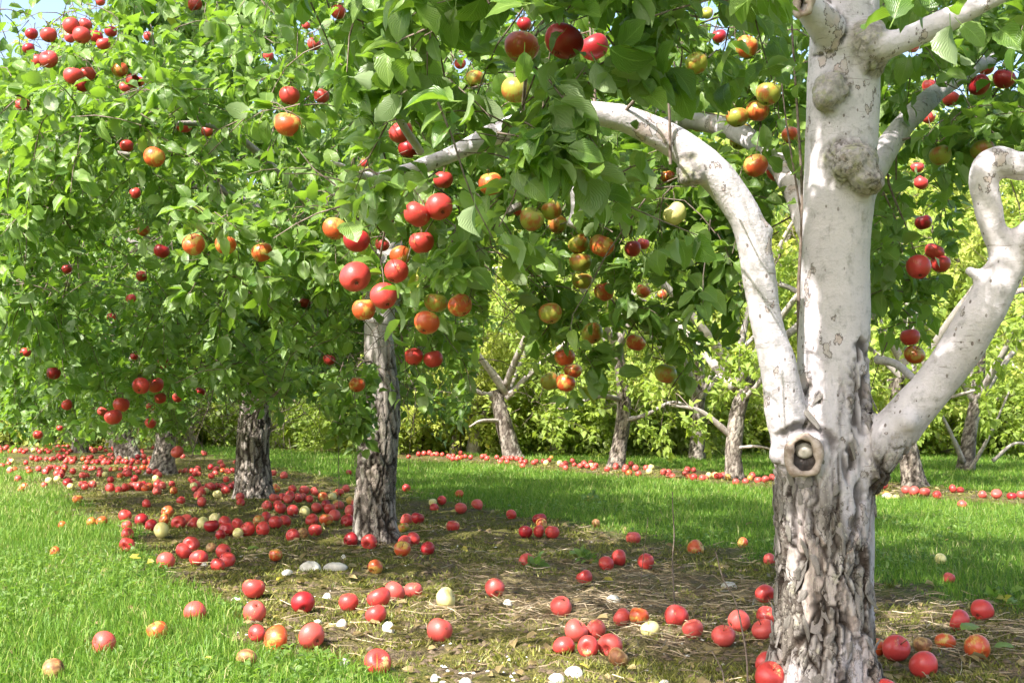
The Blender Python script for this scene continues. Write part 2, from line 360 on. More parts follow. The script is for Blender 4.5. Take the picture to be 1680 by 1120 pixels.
def hgt(x, y):
    x = np.asarray(x, float); y = np.asarray(y, float); sh = x.shape; xf, yf = x.ravel(), y.ravel()
    s = strip_mask(xf, yf)
    h = n2(xf, yf, .7, 31)*.02 + s*(n2(xf, yf, 4.5, 33)*.032+n2(xf, yf, 15., 35, 2)*.016)-s*.008
    return (h*(1-sm(25, 45, yf))).reshape(sh)
xs = np.unique(np.concatenate([np.linspace(-2.6, 2.6, 200), np.linspace(2.6, 12, 60), -np.linspace(2.6, 12, 60), [-900, -300, -100, -40, -20, 20, 40, 100, 300, 900]]))
ys = np.unique(np.concatenate([np.linspace(2.7, 7.6, 190), np.linspace(7.6, 24, 100), [-300, -50, -10, -2, 0, 1, 1.8, 2.3], [28, 34, 45, 70, 150, 400, 1200]]))
GX, GY = np.meshgrid(xs, ys); nx, ny = len(xs), len(ys)
ii, jj = np.meshgrid(np.arange(nx-1), np.arange(ny-1)); k = (jj*nx+ii).ravel()
g = add_mesh('ground', np.stack([GX.ravel(), GY.ravel(), hgt(GX.ravel(), GY.ravel())], 1), np.stack([k, k+1, k+nx+1, k+nx], 1), None, M['ground'],
             attrs={'strip': strip_mask(GX.ravel(), GY.ravel()), 'straw': straw_mask(GX.ravel(), GY.ravel())})
tag(g, 'mossy and grassy orchard floor running back to the wood', 'ground', kind='structure')

# ------------------------------------------------------------------ leaves
def leaf_template(lod, fold, curl, wave, wid, seed):
    r_ = np.random.default_rng(seed)
    if lod == 'hi':
        ts = np.linspace(.05, .94, 9); ws = np.interp(ts, [.03, .07, .2, .36, .54, .72, .88, .97], [.07, .15, .285, .36, .365, .30, .17, .05])*np.where(np.arange(9) % 2, 1.05, .94)
    elif lod == 'mid': ts = np.array([.24, .70]); ws = np.array([.33, .32])
    else: ts = np.array([.42]); ws = np.array([.37])
    ws = ws*wid; V = [(0, 0, 0)]; U = [(0, 0, 0)]
    zc = lambda t_: -curl*t_*t_+.06*math.sin(t_*3)
    bend = r_.normal()*.05
    for i, (t_, w_) in enumerate(zip(ts, ws)):
        f = fold*(1-.4*t_)
        for sx in (-1, 0, 1):
            V.append((sx*w_*math.cos(f)+bend*math.sin(t_*3.1), t_, zc(t_)+abs(sx)*w_*math.sin(f)+(wave*math.sin(t_*11+sx*1.3+seed) if sx else 0))); U.append((sx, t_, 0))
    V.append((bend*.3, 1, zc(1))); U.append((0, 1, 0)); n = len(V)
    T = [(0, 2, 1), (0, 3, 2)]; Q = []
    for i in range(len(ts)-1):
        a = 1+3*i; Q += [(a, a+1, a+4, a+3), (a+1, a+2, a+5, a+4)]
    a = 1+3*(len(ts)-1); T += [(a, a+1, n-1), (a+1, a+2, n-1)]
    if lod == 'hi':                                  # leaf stalk
        V += [(-.013, -.30, .05), (.013, -.30, .05), (.013, .02, 0), (-.013, .02, 0)]; U += [(0, 0, 0)]*4; Q.append((n, n+1, n+2, n+3))
    return np.array(V, float), np.array(T), np.array(Q).reshape(-1, 4), np.array(U, float)
TPL = {l: [leaf_template(l, *(lambda q: (q.uniform(.1, .85), q.uniform(-.12, .45), q.uniform(.01, .045), q.uniform(.8, 1.1)))(np.random.default_rng(50+i)), 60+i)
           for i in range(10)] for l in ('hi', 'mid', 'lo')}
LEAFMESH = {}
def leaf_mesh(v, k, mat):
    key = (v, k, mat.name)
    if key not in LEAFMESH:
        V, T, Q, U = TPL['hi'][v]
        o = add_mesh('leaf', V, Q, T, mat, attrs={'rnd': np.full(len(V), (k+.5)/5)}, vecs={'luv': U})
        LEAFMESH[key] = o.data; bpy.data.objects.remove(o)
    return LEAFMESH[key]
class Leaves:
    def __init__(s): s.p = []; s.d = []; s.n = []; s.L = []
    def add(s, p, d, n, L): s.p.append(p); s.d.append(d); s.n.append(n); s.L.append(L)
    def cat(s):
        p, d, n, L = (np.concatenate(a) for a in (s.p, s.d, s.n, s.L)); return p, d, n, L
    def frames(s, d, n):
        d = d/np.linalg.norm(d, axis=1)[:, None]; z = n-d*(n*d).sum(1)[:, None]; z /= np.linalg.norm(z, axis=1)[:, None]+1e-9
        x = np.cross(d, z); return np.stack([x, d, z], 1)       # rows: local axes
def mesh_leaves(name, p, Fr, L, rnd, lod, mat, parent, base):
    V, T, Q, U, A = [], [], [], [], []; off = 0; var = rng.integers(0, 10, len(p)); wv = rng.uniform(.85, 1.12, len(p))
    for v in range(10):
        m = np.where(var == v)[0]
        if not len(m): continue
        tv, tt, tq, tu = TPL[lod][v]; k = len(tv)
        sc_ = np.stack([wv[m], np.ones(len(m)), np.ones(len(m))], 1)*L[m][:, None]
        vv = np.einsum('mka,mab->mkb', tv[None]*sc_[:, None], Fr[m])+p[m][:, None]-np.asarray(base)
        o = off+np.arange(len(m))*k
        V.append(vv.reshape(-1, 3)); T.append((tt[None]+o[:, None, None]).reshape(-1, 3))
        if len(tq): Q.append((tq[None]+o[:, None, None]).reshape(-1, 4))
        U.append(np.tile(tu, (len(m), 1))); A.append(np.repeat(rnd[m], k)); off += len(m)*k
    return add_mesh(name, np.vstack(V), np.vstack(Q) if Q else None, np.vstack(T), mat, parent, {'rnd': np.concatenate(A)}, vecs={'luv': np.vstack(U)})
def unit(v): return v/(np.linalg.norm(v, axis=-1, keepdims=True)+1e-9)
SUNB = [.7]
def rosettes(lv, pts, dirs, nl, L, spread=1.0, droop=.22):
    """nl leaves round each point; dirs = twig direction there"""
    k = len(pts); p = np.repeat(pts, nl, 0); u = np.repeat(unit(dirs), nl, 0); m = len(p)
    rv = unit(rng.normal(size=(m, 3))); rv = unit(rv-u*(rv*u).sum(1)[:, None])
    d = unit(rv*spread+u*rng.uniform(.1, .9, (m, 1))+np.array([0, 0, -droop])*rng.uniform(.2, 1.6, (m, 1)))
    n = unit(np.array([0, 0, .55])-SD*SUNB[0]+rng.normal(size=(m, 3))*.6)
    LL = L*rng.uniform(.55, 1.2, m)
    lv.add(p+d*LL[:, None]*.28, d, n, LL)
def twig(lv, tb, p0, u, length, L, nl=4, gap=.05, r0=.0028, tube=True, droop=.5, sides=3):
    n = max(3, int(length/.09)+2); u = unit(u); pts = [p0]; step = length/(n-1)
    for i in range(n-1):
        u = unit(u+rng.normal(size=3)*.16+np.array([0, 0, -droop*.28])); pts.append(pts[-1]+u*step)
    pts = np.array(pts)
    if tube: tb.add(pts, np.linspace(r0, r0*.45, n), n, sides)
    k = max(2, int(length/gap)); c = catmull(pts, k+2)[1:]; dd = np.gradient(c, axis=0)
    rosettes(lv, c+rng.normal(size=c.shape)*.006, dd, nl, L)
    return pts

# ------------------------------------------------------------------ hanging apples of the photo: px, py, diameter, colour, cluster
HANG = [
 (117,43,28,'r','A'),(134,58,28,'r','A'),(140,40,20,'r','A'),(115,62,18,'r','A'),(157,60,22,'d','A'),(170,72,22,'r','A'),(182,52,20,'d','A'),
 (80,58,26,'r','B'),(47,80,20,'d','B'),(80,98,28,'r','B'),(62,100,20,'r','B'),(52,56,20,'d','B'),(120,125,30,'r','C'),(143,122,26,'r','C'),(135,140,24,'d','C'),
 (197,115,26,'o','D'),(218,133,24,'r','D'),(205,143,18,'r','D'),(229,134,16,'r','D'),(243,60,16,'r','E'),(37,172,22,'r','F'),(320,8,24,'r','G'),(165,3,16,'r','G'),
 (555,20,24,'r','H'),(502,42,13,'r','H'),(515,73,22,'p','H'),(440,92,18,'r','H'),(475,157,34,'r','I'),(527,158,24,'r','I'),(472,205,42,'o','I'),
 (302,208,24,'r','J'),(340,215,18,'p','J'),(208,240,22,'r','J'),(253,258,34,'o','J'),(222,317,18,'r','J'),
 (549,375,36,'o','K'),(585,395,44,'d','K'),(627,402,24,'r','K'),(583,455,50,'r','K'),(650,445,40,'r','K'),(630,486,44,'r','K'),(597,508,38,'o','K'),(657,420,34,'o','K'),(692,398,40,'r','K'),
 (658,217,38,'r','L'),(670,245,34,'d','L'),(598,268,14,'r','L'),(727,295,32,'r','M'),(684,352,42,'r','M'),(721,340,42,'r','M'),
 (856,78,54,'o','N'),(925,68,60,'d','N'),(975,78,46,'d','N'),(860,40,24,'d','N'),(780,130,30,'g','N'),(845,148,44,'g','N'),(755,105,18,'r','N'),
 (805,302,38,'o','O'),(872,360,40,'g','P'),(905,345,34,'g','P'),(915,368,32,'g','P'),(847,345,20,'r','P'),(950,400,34,'g','P'),(987,403,38,'o','P'),(952,430,34,'g','P'),
 (1038,408,28,'r','P'),(1055,400,20,'r','P'),(1095,290,24,'o','Q'),(1107,351,38,'y','Q'),
 (903,514,38,'g','R'),(955,460,32,'g','R'),(991,479,32,'o','R'),(1055,478,24,'o','R'),(1087,483,16,'o','R'),(972,547,34,'g','R'),(1043,562,30,'o','R'),
 (927,586,32,'o','S'),(940,608,28,'o','S'),(902,625,28,'g','S'),(928,628,32,'o','S'),(1092,613,34,'g','T'),
 (1225,77,36,'o','U'),(1143,104,36,'g','U'),(1180,60,24,'d','U'),(1160,22,20,'g','U'),(1243,182,36,'o','V'),(1210,193,36,'g','V'),(1260,155,38,'g','V'),(1218,218,32,'g','V'),
 (1147,205,26,'o','V'),(1212,232,30,'g','V'),(1297,222,28,'o','V'),(1240,272,38,'o','W'),(1274,282,34,'r','W'),
 (1497,77,22,'r','X'),(1525,142,24,'r','X'),(1560,163,28,'r','X'),(1607,140,34,'d','X'),(1647,130,34,'d','X'),(1523,193,22,'r','X'),(1617,110,28,'d','X'),
 (1543,255,36,'g','Y'),(1612,247,36,'g','Y'),(1505,275,20,'r','Y'),(1511,300,24,'r','Y'),(1515,365,28,'d','Z'),(1507,438,40,'r','Z'),(1533,413,30,'r','Z'),(1543,433,30,'r','Z'),
 (1493,553,32,'r','AA'),(1500,582,32,'o','AA'),
 (318,402,36,'o','AB'),(370,402,34,'o','AB'),(430,414,34,'o','AB'),(265,412,24,'d','AB'),(236,378,20,'o','AB'),
 (110,442,16,'d','AC'),(232,453,18,'r','AC'),(215,490,16,'r','AC'),(183,520,16,'r','AC'),(500,497,18,'r','AD'),(42,578,16,'r','AE'),(88,612,22,'d','AE'),(268,595,18,'d','AF'),(220,585,12,'d','AF'),
 (231,633,28,'r','AG'),(255,632,26,'r','AG'),(263,653,20,'r','AG'),(291,652,16,'r','AG'),(247,667,14,'r','AG'),(247,694,18,'r','AG'),(328,643,16,'d','AG'),
 (199,664,26,'r','AH'),(186,684,27,'r','AH'),(168,675,16,'p','AH'),(110,664,18,'r','AI'),(62,713,14,'r','AI'),(98,702,10,'r','AI'),(291,741,20,'p','AJ'),
 (540,590,20,'r','AK'),(586,631,26,'o','AK'),(679,585,30,'r','AL'),(711,589,30,'r','AL'),(715,497,36,'g','AM'),(755,501,38,'o','AM'),(700,530,40,'o','AM')]
HPH = {'A': 'the sunlit bunch at top left', 'B': 'the bunch by the top left corner', 'C': 'the bunch below the top left bunch', 'D': "the bunch right of top left bunches", 'E': 'high in the left crown beside a twig',
 'F': 'alone at the far left edge of the left crown', 'G': 'at the top edge of the left crown', 'H': "the few atop the left crown's right side", 'I': "the trio left of the upright branch", 'J': "the five scattered mid left crown",
 'K': 'the large cluster above the second trunk', 'L': "the bunch at the upright branch foot", 'M': 'the trio left of the shaded limb', 'N': "the shaded top centre group", 'O': 'alone under the shaded limb',
 'P': 'the shaded cluster under the arching limb', 'Q': 'the pair just left of the arching limb', 'R': "the loose bunch below the arching limb", 'S': "the lowest bunch under the arching limb", 'T': 'alone at the lower right of the hanging spray',
 'U': 'the group at top right of centre', 'V': 'the dim cluster left of the white trunk', 'W': 'the pair between arching limb and white trunk', 'X': "the group at the upper trunk's right", 'Y': 'the group above the hooked right branch',
 'Z': "the bunch between trunk and right limb", 'AA': 'the pair just above the right limb', 'AB': "the row low in the left crown", 'AC': "the dim few mid left crown", 'AD': 'alone left of the large cluster',
 'AE': 'the pair at the far left below the crown', 'AF': 'the dim pair in the crown hollow', 'AG': 'the sunlit bunch under the left crown', 'AH': 'the low bunch above the leaning trunk', 'AI': 'the tiny few low at far left', 'AJ': 'alone close above the dark stump',
 'AK': 'the two left of the second trunk top', 'AL': 'the pair right of the second trunk', 'AM': "the trio right of second trunk's top"}
AD = .074
HP = []
for (px, py, d_, c_, cl) in HANG:
    Z = FPX*AD/d_
    if Z > 11.5: Z = 11.5
    HP.append(P(px, py, max(Z, 2.55)))
HP = np.array(HP); HPX = np.array([(h[0], h[1]) for h in HANG], float); HD = np.array([FPX*AD/p[1] for p in HP])

# the main tree's limbs, from the photo: (px, py, depth, width px)
def limb(rows):
    c = np.array([P(a, b, z) for a, b, z, w_ in rows]); r = np.array([.5*w_*z/FPX for a, b, z, w_ in rows]); return c, r
TRUNK = limb([(1349,1190,3.56,200),(1349,1120,3.56,178),(1350,1050,3.56,160),(1354,900,3.56,154),(1353,800,3.56,158),(1356,720,3.56,150),(1364,640,3.57,122),(1370,500,3.58,114),(1372,400,3.58,114),(1377,300,3.58,114),(1381,200,3.58,116),(1385,100,3.58,116),(1388,0,3.58,110),(1390,-90,3.58,100),(1385,-200,3.6,88)])
LEFTL = limb([(1335,800,3.52,74),(1300,715,3.50,70),(1278,607,3.47,60),(1251,500,3.45,54),(1233,380,3.43,58),(1190,305,3.42,62),(1135,252,3.41,58),(1065,212,3.40,48),(985,187,3.38,42),(905,190,3.36,40),(832,212,3.33,38),(772,238,3.30,36),(716,263,3.27,32),(655,285,3.22,26),(600,290,3.15,20),(540,262,3.05,14)])
RIGHTL = limb([(1390,800,3.53,80),(1440,735,3.50,76),(1492,680,3.47,72),(1547,615,3.43,70),(1608,518,3.38,72),(1655,428,3.35,64),(1715,370,3.3,60),(1790,290,3.25,50),(1860,140,3.2,40)])
HOOK = limb([(1650,450,3.36,46),(1634,395,3.35,42),(1620,335,3.34,44),(1614,288,3.33,46),(1634,264,3.32,48),(1672,272,3.31,46),(1720,262,3.3,38),(1800,230,3.25,26)])
UPR = limb([(1395,82,3.5,46),(1440,76,3.46,42),(1480,66,3.45,40),(1540,40,3.44,38),(1625,-2,3.42,32),(1720,-50,3.4,26),(1840,-140,3.35,20)])
UPL = limb([(1380,80,3.55,70),(1350,38,3.48,62),(1326,12,3.44,46),(1318,4,3.43,42)])
TOP1 = limb([(1390,-90,3.58,84),(1300,-260,3.4,60),(1150,-420,3.1,40),(950,-520,2.8,22)])
TOP2 = limb([(1385,-150,3.6,80),(1450,-330,3.8,60),(1560,-520,4.1,40),(1640,-640,4.4,22)])
TOP3 = limb([(1385,-190,3.6,70),(1330,-380,4.0,50),(1230,-520,4.5,34),(1120,-560,5.1,20)])
BACK = limb([(1372,560,3.6,60),(1330,380,3.95,44),(1260,250,4.4,36),(1150,200,4.9,28),(1040,210,5.4,20)])
BACKR = limb([(1372,420,3.6,50),(1450,250,4.0,40),(1540,150,4.5,30),(1640,90,5.0,18)])
MLIMBS = [LEFTL, RIGHTL, HOOK, UPR, TOP1, TOP2, TOP3, BACK, BACKR]

# lanes of sun kept free of leaves: points that the photo shows in full sun
sunpts = [catmull(LEFTL[0], 60)[4:36]]
sunpts += [HP[i][None] for i, h in enumerate(HANG) if h[4] in ('K', 'M', 'L')]
sunpts.append(np.array([P(1285,y,3.45) for y in range(860, 1100, 20)]))
sunpts = np.vstack(sunpts)
e1 = unit(np.cross(SD, [0, 0, 1.])); e2 = np.cross(SD, e1)
SP2 = np.stack([sunpts@e1, sunpts@e2, sunpts@SD, np.r_[np.full(32, .105), np.full(len(sunpts)-32, .06)]], 1)
def sunlane(p, r=.055):
    q = np.stack([p@e1, p@e2], 1); dep = p@SD; bad = np.zeros(len(p), bool)
    for a, b, c, r in SP2: bad |= ((q[:, 0]-a)**2+(q[:, 1]-b)**2 < r*r) & (dep < c-.06)
    return bad
def applefront(px, py, z, L):
    bad = np.zeros(len(px), bool); half = .5*L*FPX/z
    for (a, b), d_, p_ in zip(HPX, HD, HP): bad |= ((px-a)**2+(py-b)**2 < (.42*d_+half)**2) & (z < p_[1]+.06)
    return bad
def polydist(px, py, rows):
    c, r = rows; x, y, z = proj(catmull(c, 80 if r is not None else 24)); b = np.full(len(px), 1e9)
    for a_, b_ in zip(x, y): b = np.minimum(b, (px-a_)**2+(py-b_)**2)
    return np.sqrt(b)
ENV_M = np.array([(-900,-60),(380,-60),(500,40),(560,180),(575,500),(660,545),(760,560),(785,500),(800,340),(835,400),(850,500),(890,680),(960,680),(1000,590),(1130,640),(1205,560),(1260,330),(1300,330),(1440,560),(1480,640),(1520,600),(1560,420),(1600,300),(1680,260),(2600,200)], float)
ENV_2 = np.array([(-900,740),(0,715),(150,700),(300,655),(335,610),(400,650),(470,655),(515,620),(545,745),(635,750),(668,640),(720,720),(765,690),(790,560),(825,390),(2600,300)], float)
ENV_3 = np.array([(-900,742),(0,735),(180,720),(300,700),(330,650),(440,660),(560,640),(800,560),(2600,300)], float)
def cross_apple(pts):
    x, y, z = proj(catmull(pts, 8) if len(pts) > 2 else pts)
    d2 = (x[:, None]-HPX[None, :, 0])**2+(y[:, None]-HPX[None, :, 1])**2
    return bool(((d2 < (.5*HD[None])**2) & (z[:, None] < HP[None, :, 1]-.05) & (z[:, None] > 0)).any())
def cross_front(pts):
    if cross_apple(pts): return True
    c = catmull(pts, 12) if len(pts) > 2 else pts; x, y, z = proj(c)
    if (z > 4).all() or (z < 0).all(): return False
    if ((x > 1296) & (x < 1456) & (z < 3.44) & (z > 0) & (y > -40)).any(): return True
    return bool(((polydist(x, y, LEFTL) < 34) & (z < 3.33) & (x > 965)).any() or ((np.minimum(polydist(x, y, RIGHTL), polydist(x, y, HOOK)) < 42) & (z < 3.28) & (z > 0)).any() or ((polydist(x, y, UPR) < 24) & (z < 3.4) & (z > 0) & (x > 1440)).any())
def keep_main(p, L):
    x, y, z = proj(p); inside = (z > 0)
    k = y < np.interp(x, ENV_M[:, 0], ENV_M[:, 1])+rng.normal(size=len(x))*14
    fr = (x > 1292) & (x < 1462) & (z < 3.62) & (y > -40); k &= ~(fr & (rng.random(len(x)) < .995))
    dl = polydist(x, y, LEFTL); k &= ~((dl < 52) & (z < 3.5) & (x > 965) & (rng.random(len(x)) < .97))
    k &= ~((dl < 34) & (z < 3.4) & (x < 848) & (x > 706) & (rng.random(len(x)) < .92))
    dr = np.minimum(polydist(x, y, RIGHTL), polydist(x, y, HOOK)); k &= ~((dr < 62) & (z < 3.5) & (rng.random(len(x)) < .97))
    du = polydist(x, y, UPR); k &= ~((du < 38) & (z < 3.5) & (x > 1440) & (rng.random(len(x)) < .95))
    onscreen = (x > -60) & (x < 1740) & (y > -60) & (z > 0)
    k &= ~(onscreen & (z < 2.05)); k &= (z > 0) | (p[:, 1] > -1.5)
    k &= ~(applefront(x, y, np.maximum(z, .3), L) & (rng.random(len(x)) < .985)); k &= ~sunlane(p)
    return k
def keep_two(p, L):
    x, y, z = proj(p); k = y < np.interp(x, ENV_2[:, 0], ENV_2[:, 1])+rng.normal(size=len(x))*16
    k &= ~((x > 560) & (x < 690) & (y > 520) & (z < 7.2) & ~((x < 618) & (y > 600) & (y < 750)) & (rng.random(len(x)) < .9))
    k &= ~((x > 585) & (x < 665) & (y > 470) & (y < 600) & (z < 7.1))
    k &= ~((x < 160) & (y < 110-x*.45) & (rng.random(len(x)) < .86))
    k &= ~(applefront(x, y, np.maximum(z, .3), L) & (rng.random(len(x)) < .97)); k &= ~((x > 560) & sunlane(p))
    k &= ~((z < 3.6) & (x < 1740))
    return k
def keep_three(p, L):
    x, y, z = proj(p); k = y < np.interp(x, ENV_3[:, 0], ENV_3[:, 1])+rng.normal(size=len(x))*12
    k &= ~((x > 375) & (x < 455) & (y > 665)); k &= ~(applefront(x, y, np.maximum(z, .3), L) & (rng.random(len(x)) < .95))
    k &= ~((x < 160) & (y < 120-x*.45) & (rng.random(len(x)) < .93))
    return k

# ------------------------------------------------------------------ bark relief
def bark_relief(V, N, rough, seed=0, amp=1.0, cell=(24., 24., 5.0)):
    wp = V+np.stack([vnoise(V*11+5, seed), vnoise(V*11+50, seed+1), vnoise(V*7+90, seed+2)], 1)*np.array([.022, .022, .07])
    wp = wp+np.stack([vnoise(V*45+5, seed+5), vnoise(V*45+50, seed+6), vnoise(V*40+90, seed+7)], 1)*np.array([.006, .006, .02])
    f1, f2, cid = worley(wp*np.array(cell), seed+3); edge = f2-f1
    g1, g2, gid = worley(wp*np.array([48., 48., 20.])+7, seed+9); e2_ = g2-g1
    ck = 1-sm(.02, .12, edge); ck2 = 1-sm(.02, .12, e2_)
    scaly = sm(.35, .75, cid)                                   # some plates have broken into scales
    pr = rough*(.009*cid*sm(.01, .10, edge)+scaly*(.0045*gid-.004*ck2)-.010*ck+.0025*fbm(V*np.array([80, 80, 30]), 3, seed+20))
    sm_ = (1-rough)*(.0011*fbm(V*np.array([20, 20, 70]), 3, seed+30)+.0035*fbm(V*9, 2, seed+33))
    low = .006*fbm(V*5, 2, seed+40)
    crack = np.clip(rough*((1-sm(.03, .19, edge))*.95+(1-sm(.02, .17, e2_))*.65*scaly), 0, 1)
    return (pr+sm_+low)*amp, np.clip(.05+.95*((cid*7.31) % 1)+.2*(gid-.5)*scaly, 0, 1), crack
def dist_axis(V, c):
    best = np.full(len(V), 1e9); arg = np.zeros(len(V))
    for i in range(len(c)-1):
        a, d_ = c[i], c[i+1]-c[i]; t = np.clip(((V-a)@d_)/(d_@d_+1e-12), 0, 1); dd = ((V-a-t[:, None]*d_)**2).sum(1)
        m = dd < best; best = np.where(m, dd, best); arg = np.where(m, i+t, arg)
    return np.sqrt(best), arg/(len(c)-1)
def tube_trunk(name, pts, rad, mat, parent, base, seg=90, sides=56, roughfn=None, seed=0, amp=1.0, flare=None):
    tb = Tubes(); tb.add(pts, rad, seg, sides, cap=True); V, Q, T = tb.arrays()
    c = catmull(pts, seg); N = np.zeros_like(V); N[:seg*sides] = unit(V[:seg*sides]-np.repeat(c, sides, 0))
    rough = roughfn(V) if roughfn else np.ones(len(V))
    d_, pl, ck = bark_relief(V, N, rough, seed, amp)
    if flare is not None: d_ = d_+flare(V)
    return add_mesh(name, V+N*d_[:, None]-np.asarray(base), Q, T, mat, parent, {'rough': rough, 'plate': pl, 'crack': ck, 'burr': np.zeros(len(V))})

def branch_out(tb, limbs, centers, rbase):
    """join every leafy spray to the limbs; nearer sprays first, later ones grow from the branches already there"""
    pts = np.vstack([catmull(c, 60) for c, r in limbs]); rad = np.concatenate([np.full(60, 1.6*rbase) for _ in limbs])
    todo = list(range(len(centers))); C = np.asarray(centers)
    dmin = np.array([((pts-c)**2).sum(1).min() for c in C]); order = np.argsort(dmin)
    for i in order:
        c = C[i]; d_ = ((pts-c)**2).sum(1)+.5*np.maximum(0, pts[:, 2]-c[2]-.5)**2; j = int(np.argmin(d_)); a = pts[j]; D = float(np.linalg.norm(c-a))
        if D < .03: continue
        q1 = a*.7+c*.3+np.array([0, 0, .10*D])+rng.normal(size=3)*.06*D; q2 = (a+c)/2+np.array([0, 0, .13*D])+rng.normal(size=3)*.08*D
        r0 = min(rad[j]*.85, rbase*min(1.5, .5+D)); r0 = max(r0, .0022); path = np.array([a, q1, q2, c]); rr = np.array([r0, r0*.9, r0*.75, r0*.55])
        tb.add(path, rr, 9, 5); cc = catmull(path, 8)[2:]; pts = np.vstack([pts, cc]); rad = np.concatenate([rad, np.linspace(r0, r0*.6, len(cc))])
def crown(lv, tb, limbs, centers, radii, ntw, L, nl=4, gap=.05, droop=.5, tube=True, branch=True, rbase=.011):
    if branch: branch_out(tb, limbs, centers, rbase)
    for c, r in zip(centers, radii):
        for i in range(ntw):
            u = unit(rng.normal(size=3)+np.array([0, 0, .15])); p0 = c+rng.normal(size=3)*r*.22
            twig(lv, tb, p0, u, r*rng.uniform(.6, 1.25), L, nl, gap, tube=tube, droop=droop)
def finish_leaves(root, lv, keep, lod, mat, base, nind=0, twmat=None):
    p, d, n, L = lv.cat(); ctr = p+unit(d)*L[:, None]*.5
    k = keep(ctr, L) if keep else np.ones(len(p), bool)
    p, d, n, L, ctr = p[k], d[k], n[k], L[k], ctr[k]; Fr = lv.frames(d, n); rnd = np.clip(rng.beta(2.2, 2.6, len(p)), 0, 1)
    if nind:
        x, y, z = proj(ctr); ok = (x > -10) & (x < 1690) & (y > -10) & (y < 1130) & (z > 0)
        face = np.abs((Fr[:, 2]*unit(CAM-ctr)).sum(1))
        scr = np.where(ok, (L/np.maximum(z, .3))**2*(face+.25), -1); idx = np.argsort(-scr)[:nind]; idx = idx[scr[idx] > 0]
        for i in idx:
            me = leaf_mesh(int(rng.integers(0, 10)), int(min(4, rnd[i]*5)), mat)
            o = bpy.data.objects.new('leaf', me); col.objects.link(o); o.parent = root
            m3 = Matrix([[float(Fr[i, b, a])*float(L[i]) for b in range(3)] for a in range(3)]).to_4x4(); m3.translation = Vector(p[i]-base); o.matrix_local = m3
        m = np.ones(len(p), bool); m[idx] = False; p, L, Fr, rnd = p[m], L[m], Fr[m], rnd[m]
    if lod == 'auto':
        x, y, z = proj(p); hi = (z > 0) & (z < 4.6) & (x > -80) & (x < 1760) & (y > -80)
        for nm, mm, ld in (('foliage', hi, 'hi'), ('outer_foliage', ~hi, 'lo')):
            if mm.any(): tag(mesh_leaves(nm, p[mm], Fr[mm], L[mm], rnd[mm], ld, mat, root, base), kind='stuff')
    elif lod == 'mid':
        x, y, z = proj(p); hi = (z > 0) & (z < min(9.6, base[1]-.1)) & (x > -60) & (x < 1740) & (y > -60)
        for nm, mm, ld in (('foliage', hi, 'mid'), ('outer_foliage', ~hi, 'lo')):
            if mm.any(): tag(mesh_leaves(nm, p[mm], Fr[mm], L[mm], rnd[mm], ld, mat, root, base), kind='stuff')
    else: tag(mesh_leaves('foliage', p, Fr, L, rnd, lod, mat, root, base), kind='stuff')
    return len(p)
def finish_twigs(root, tb, base, keepclear=None, mat=None):
    if tb.n: tag(tb.build('twigs', mat or M['twig'], root, base), kind='stuff')

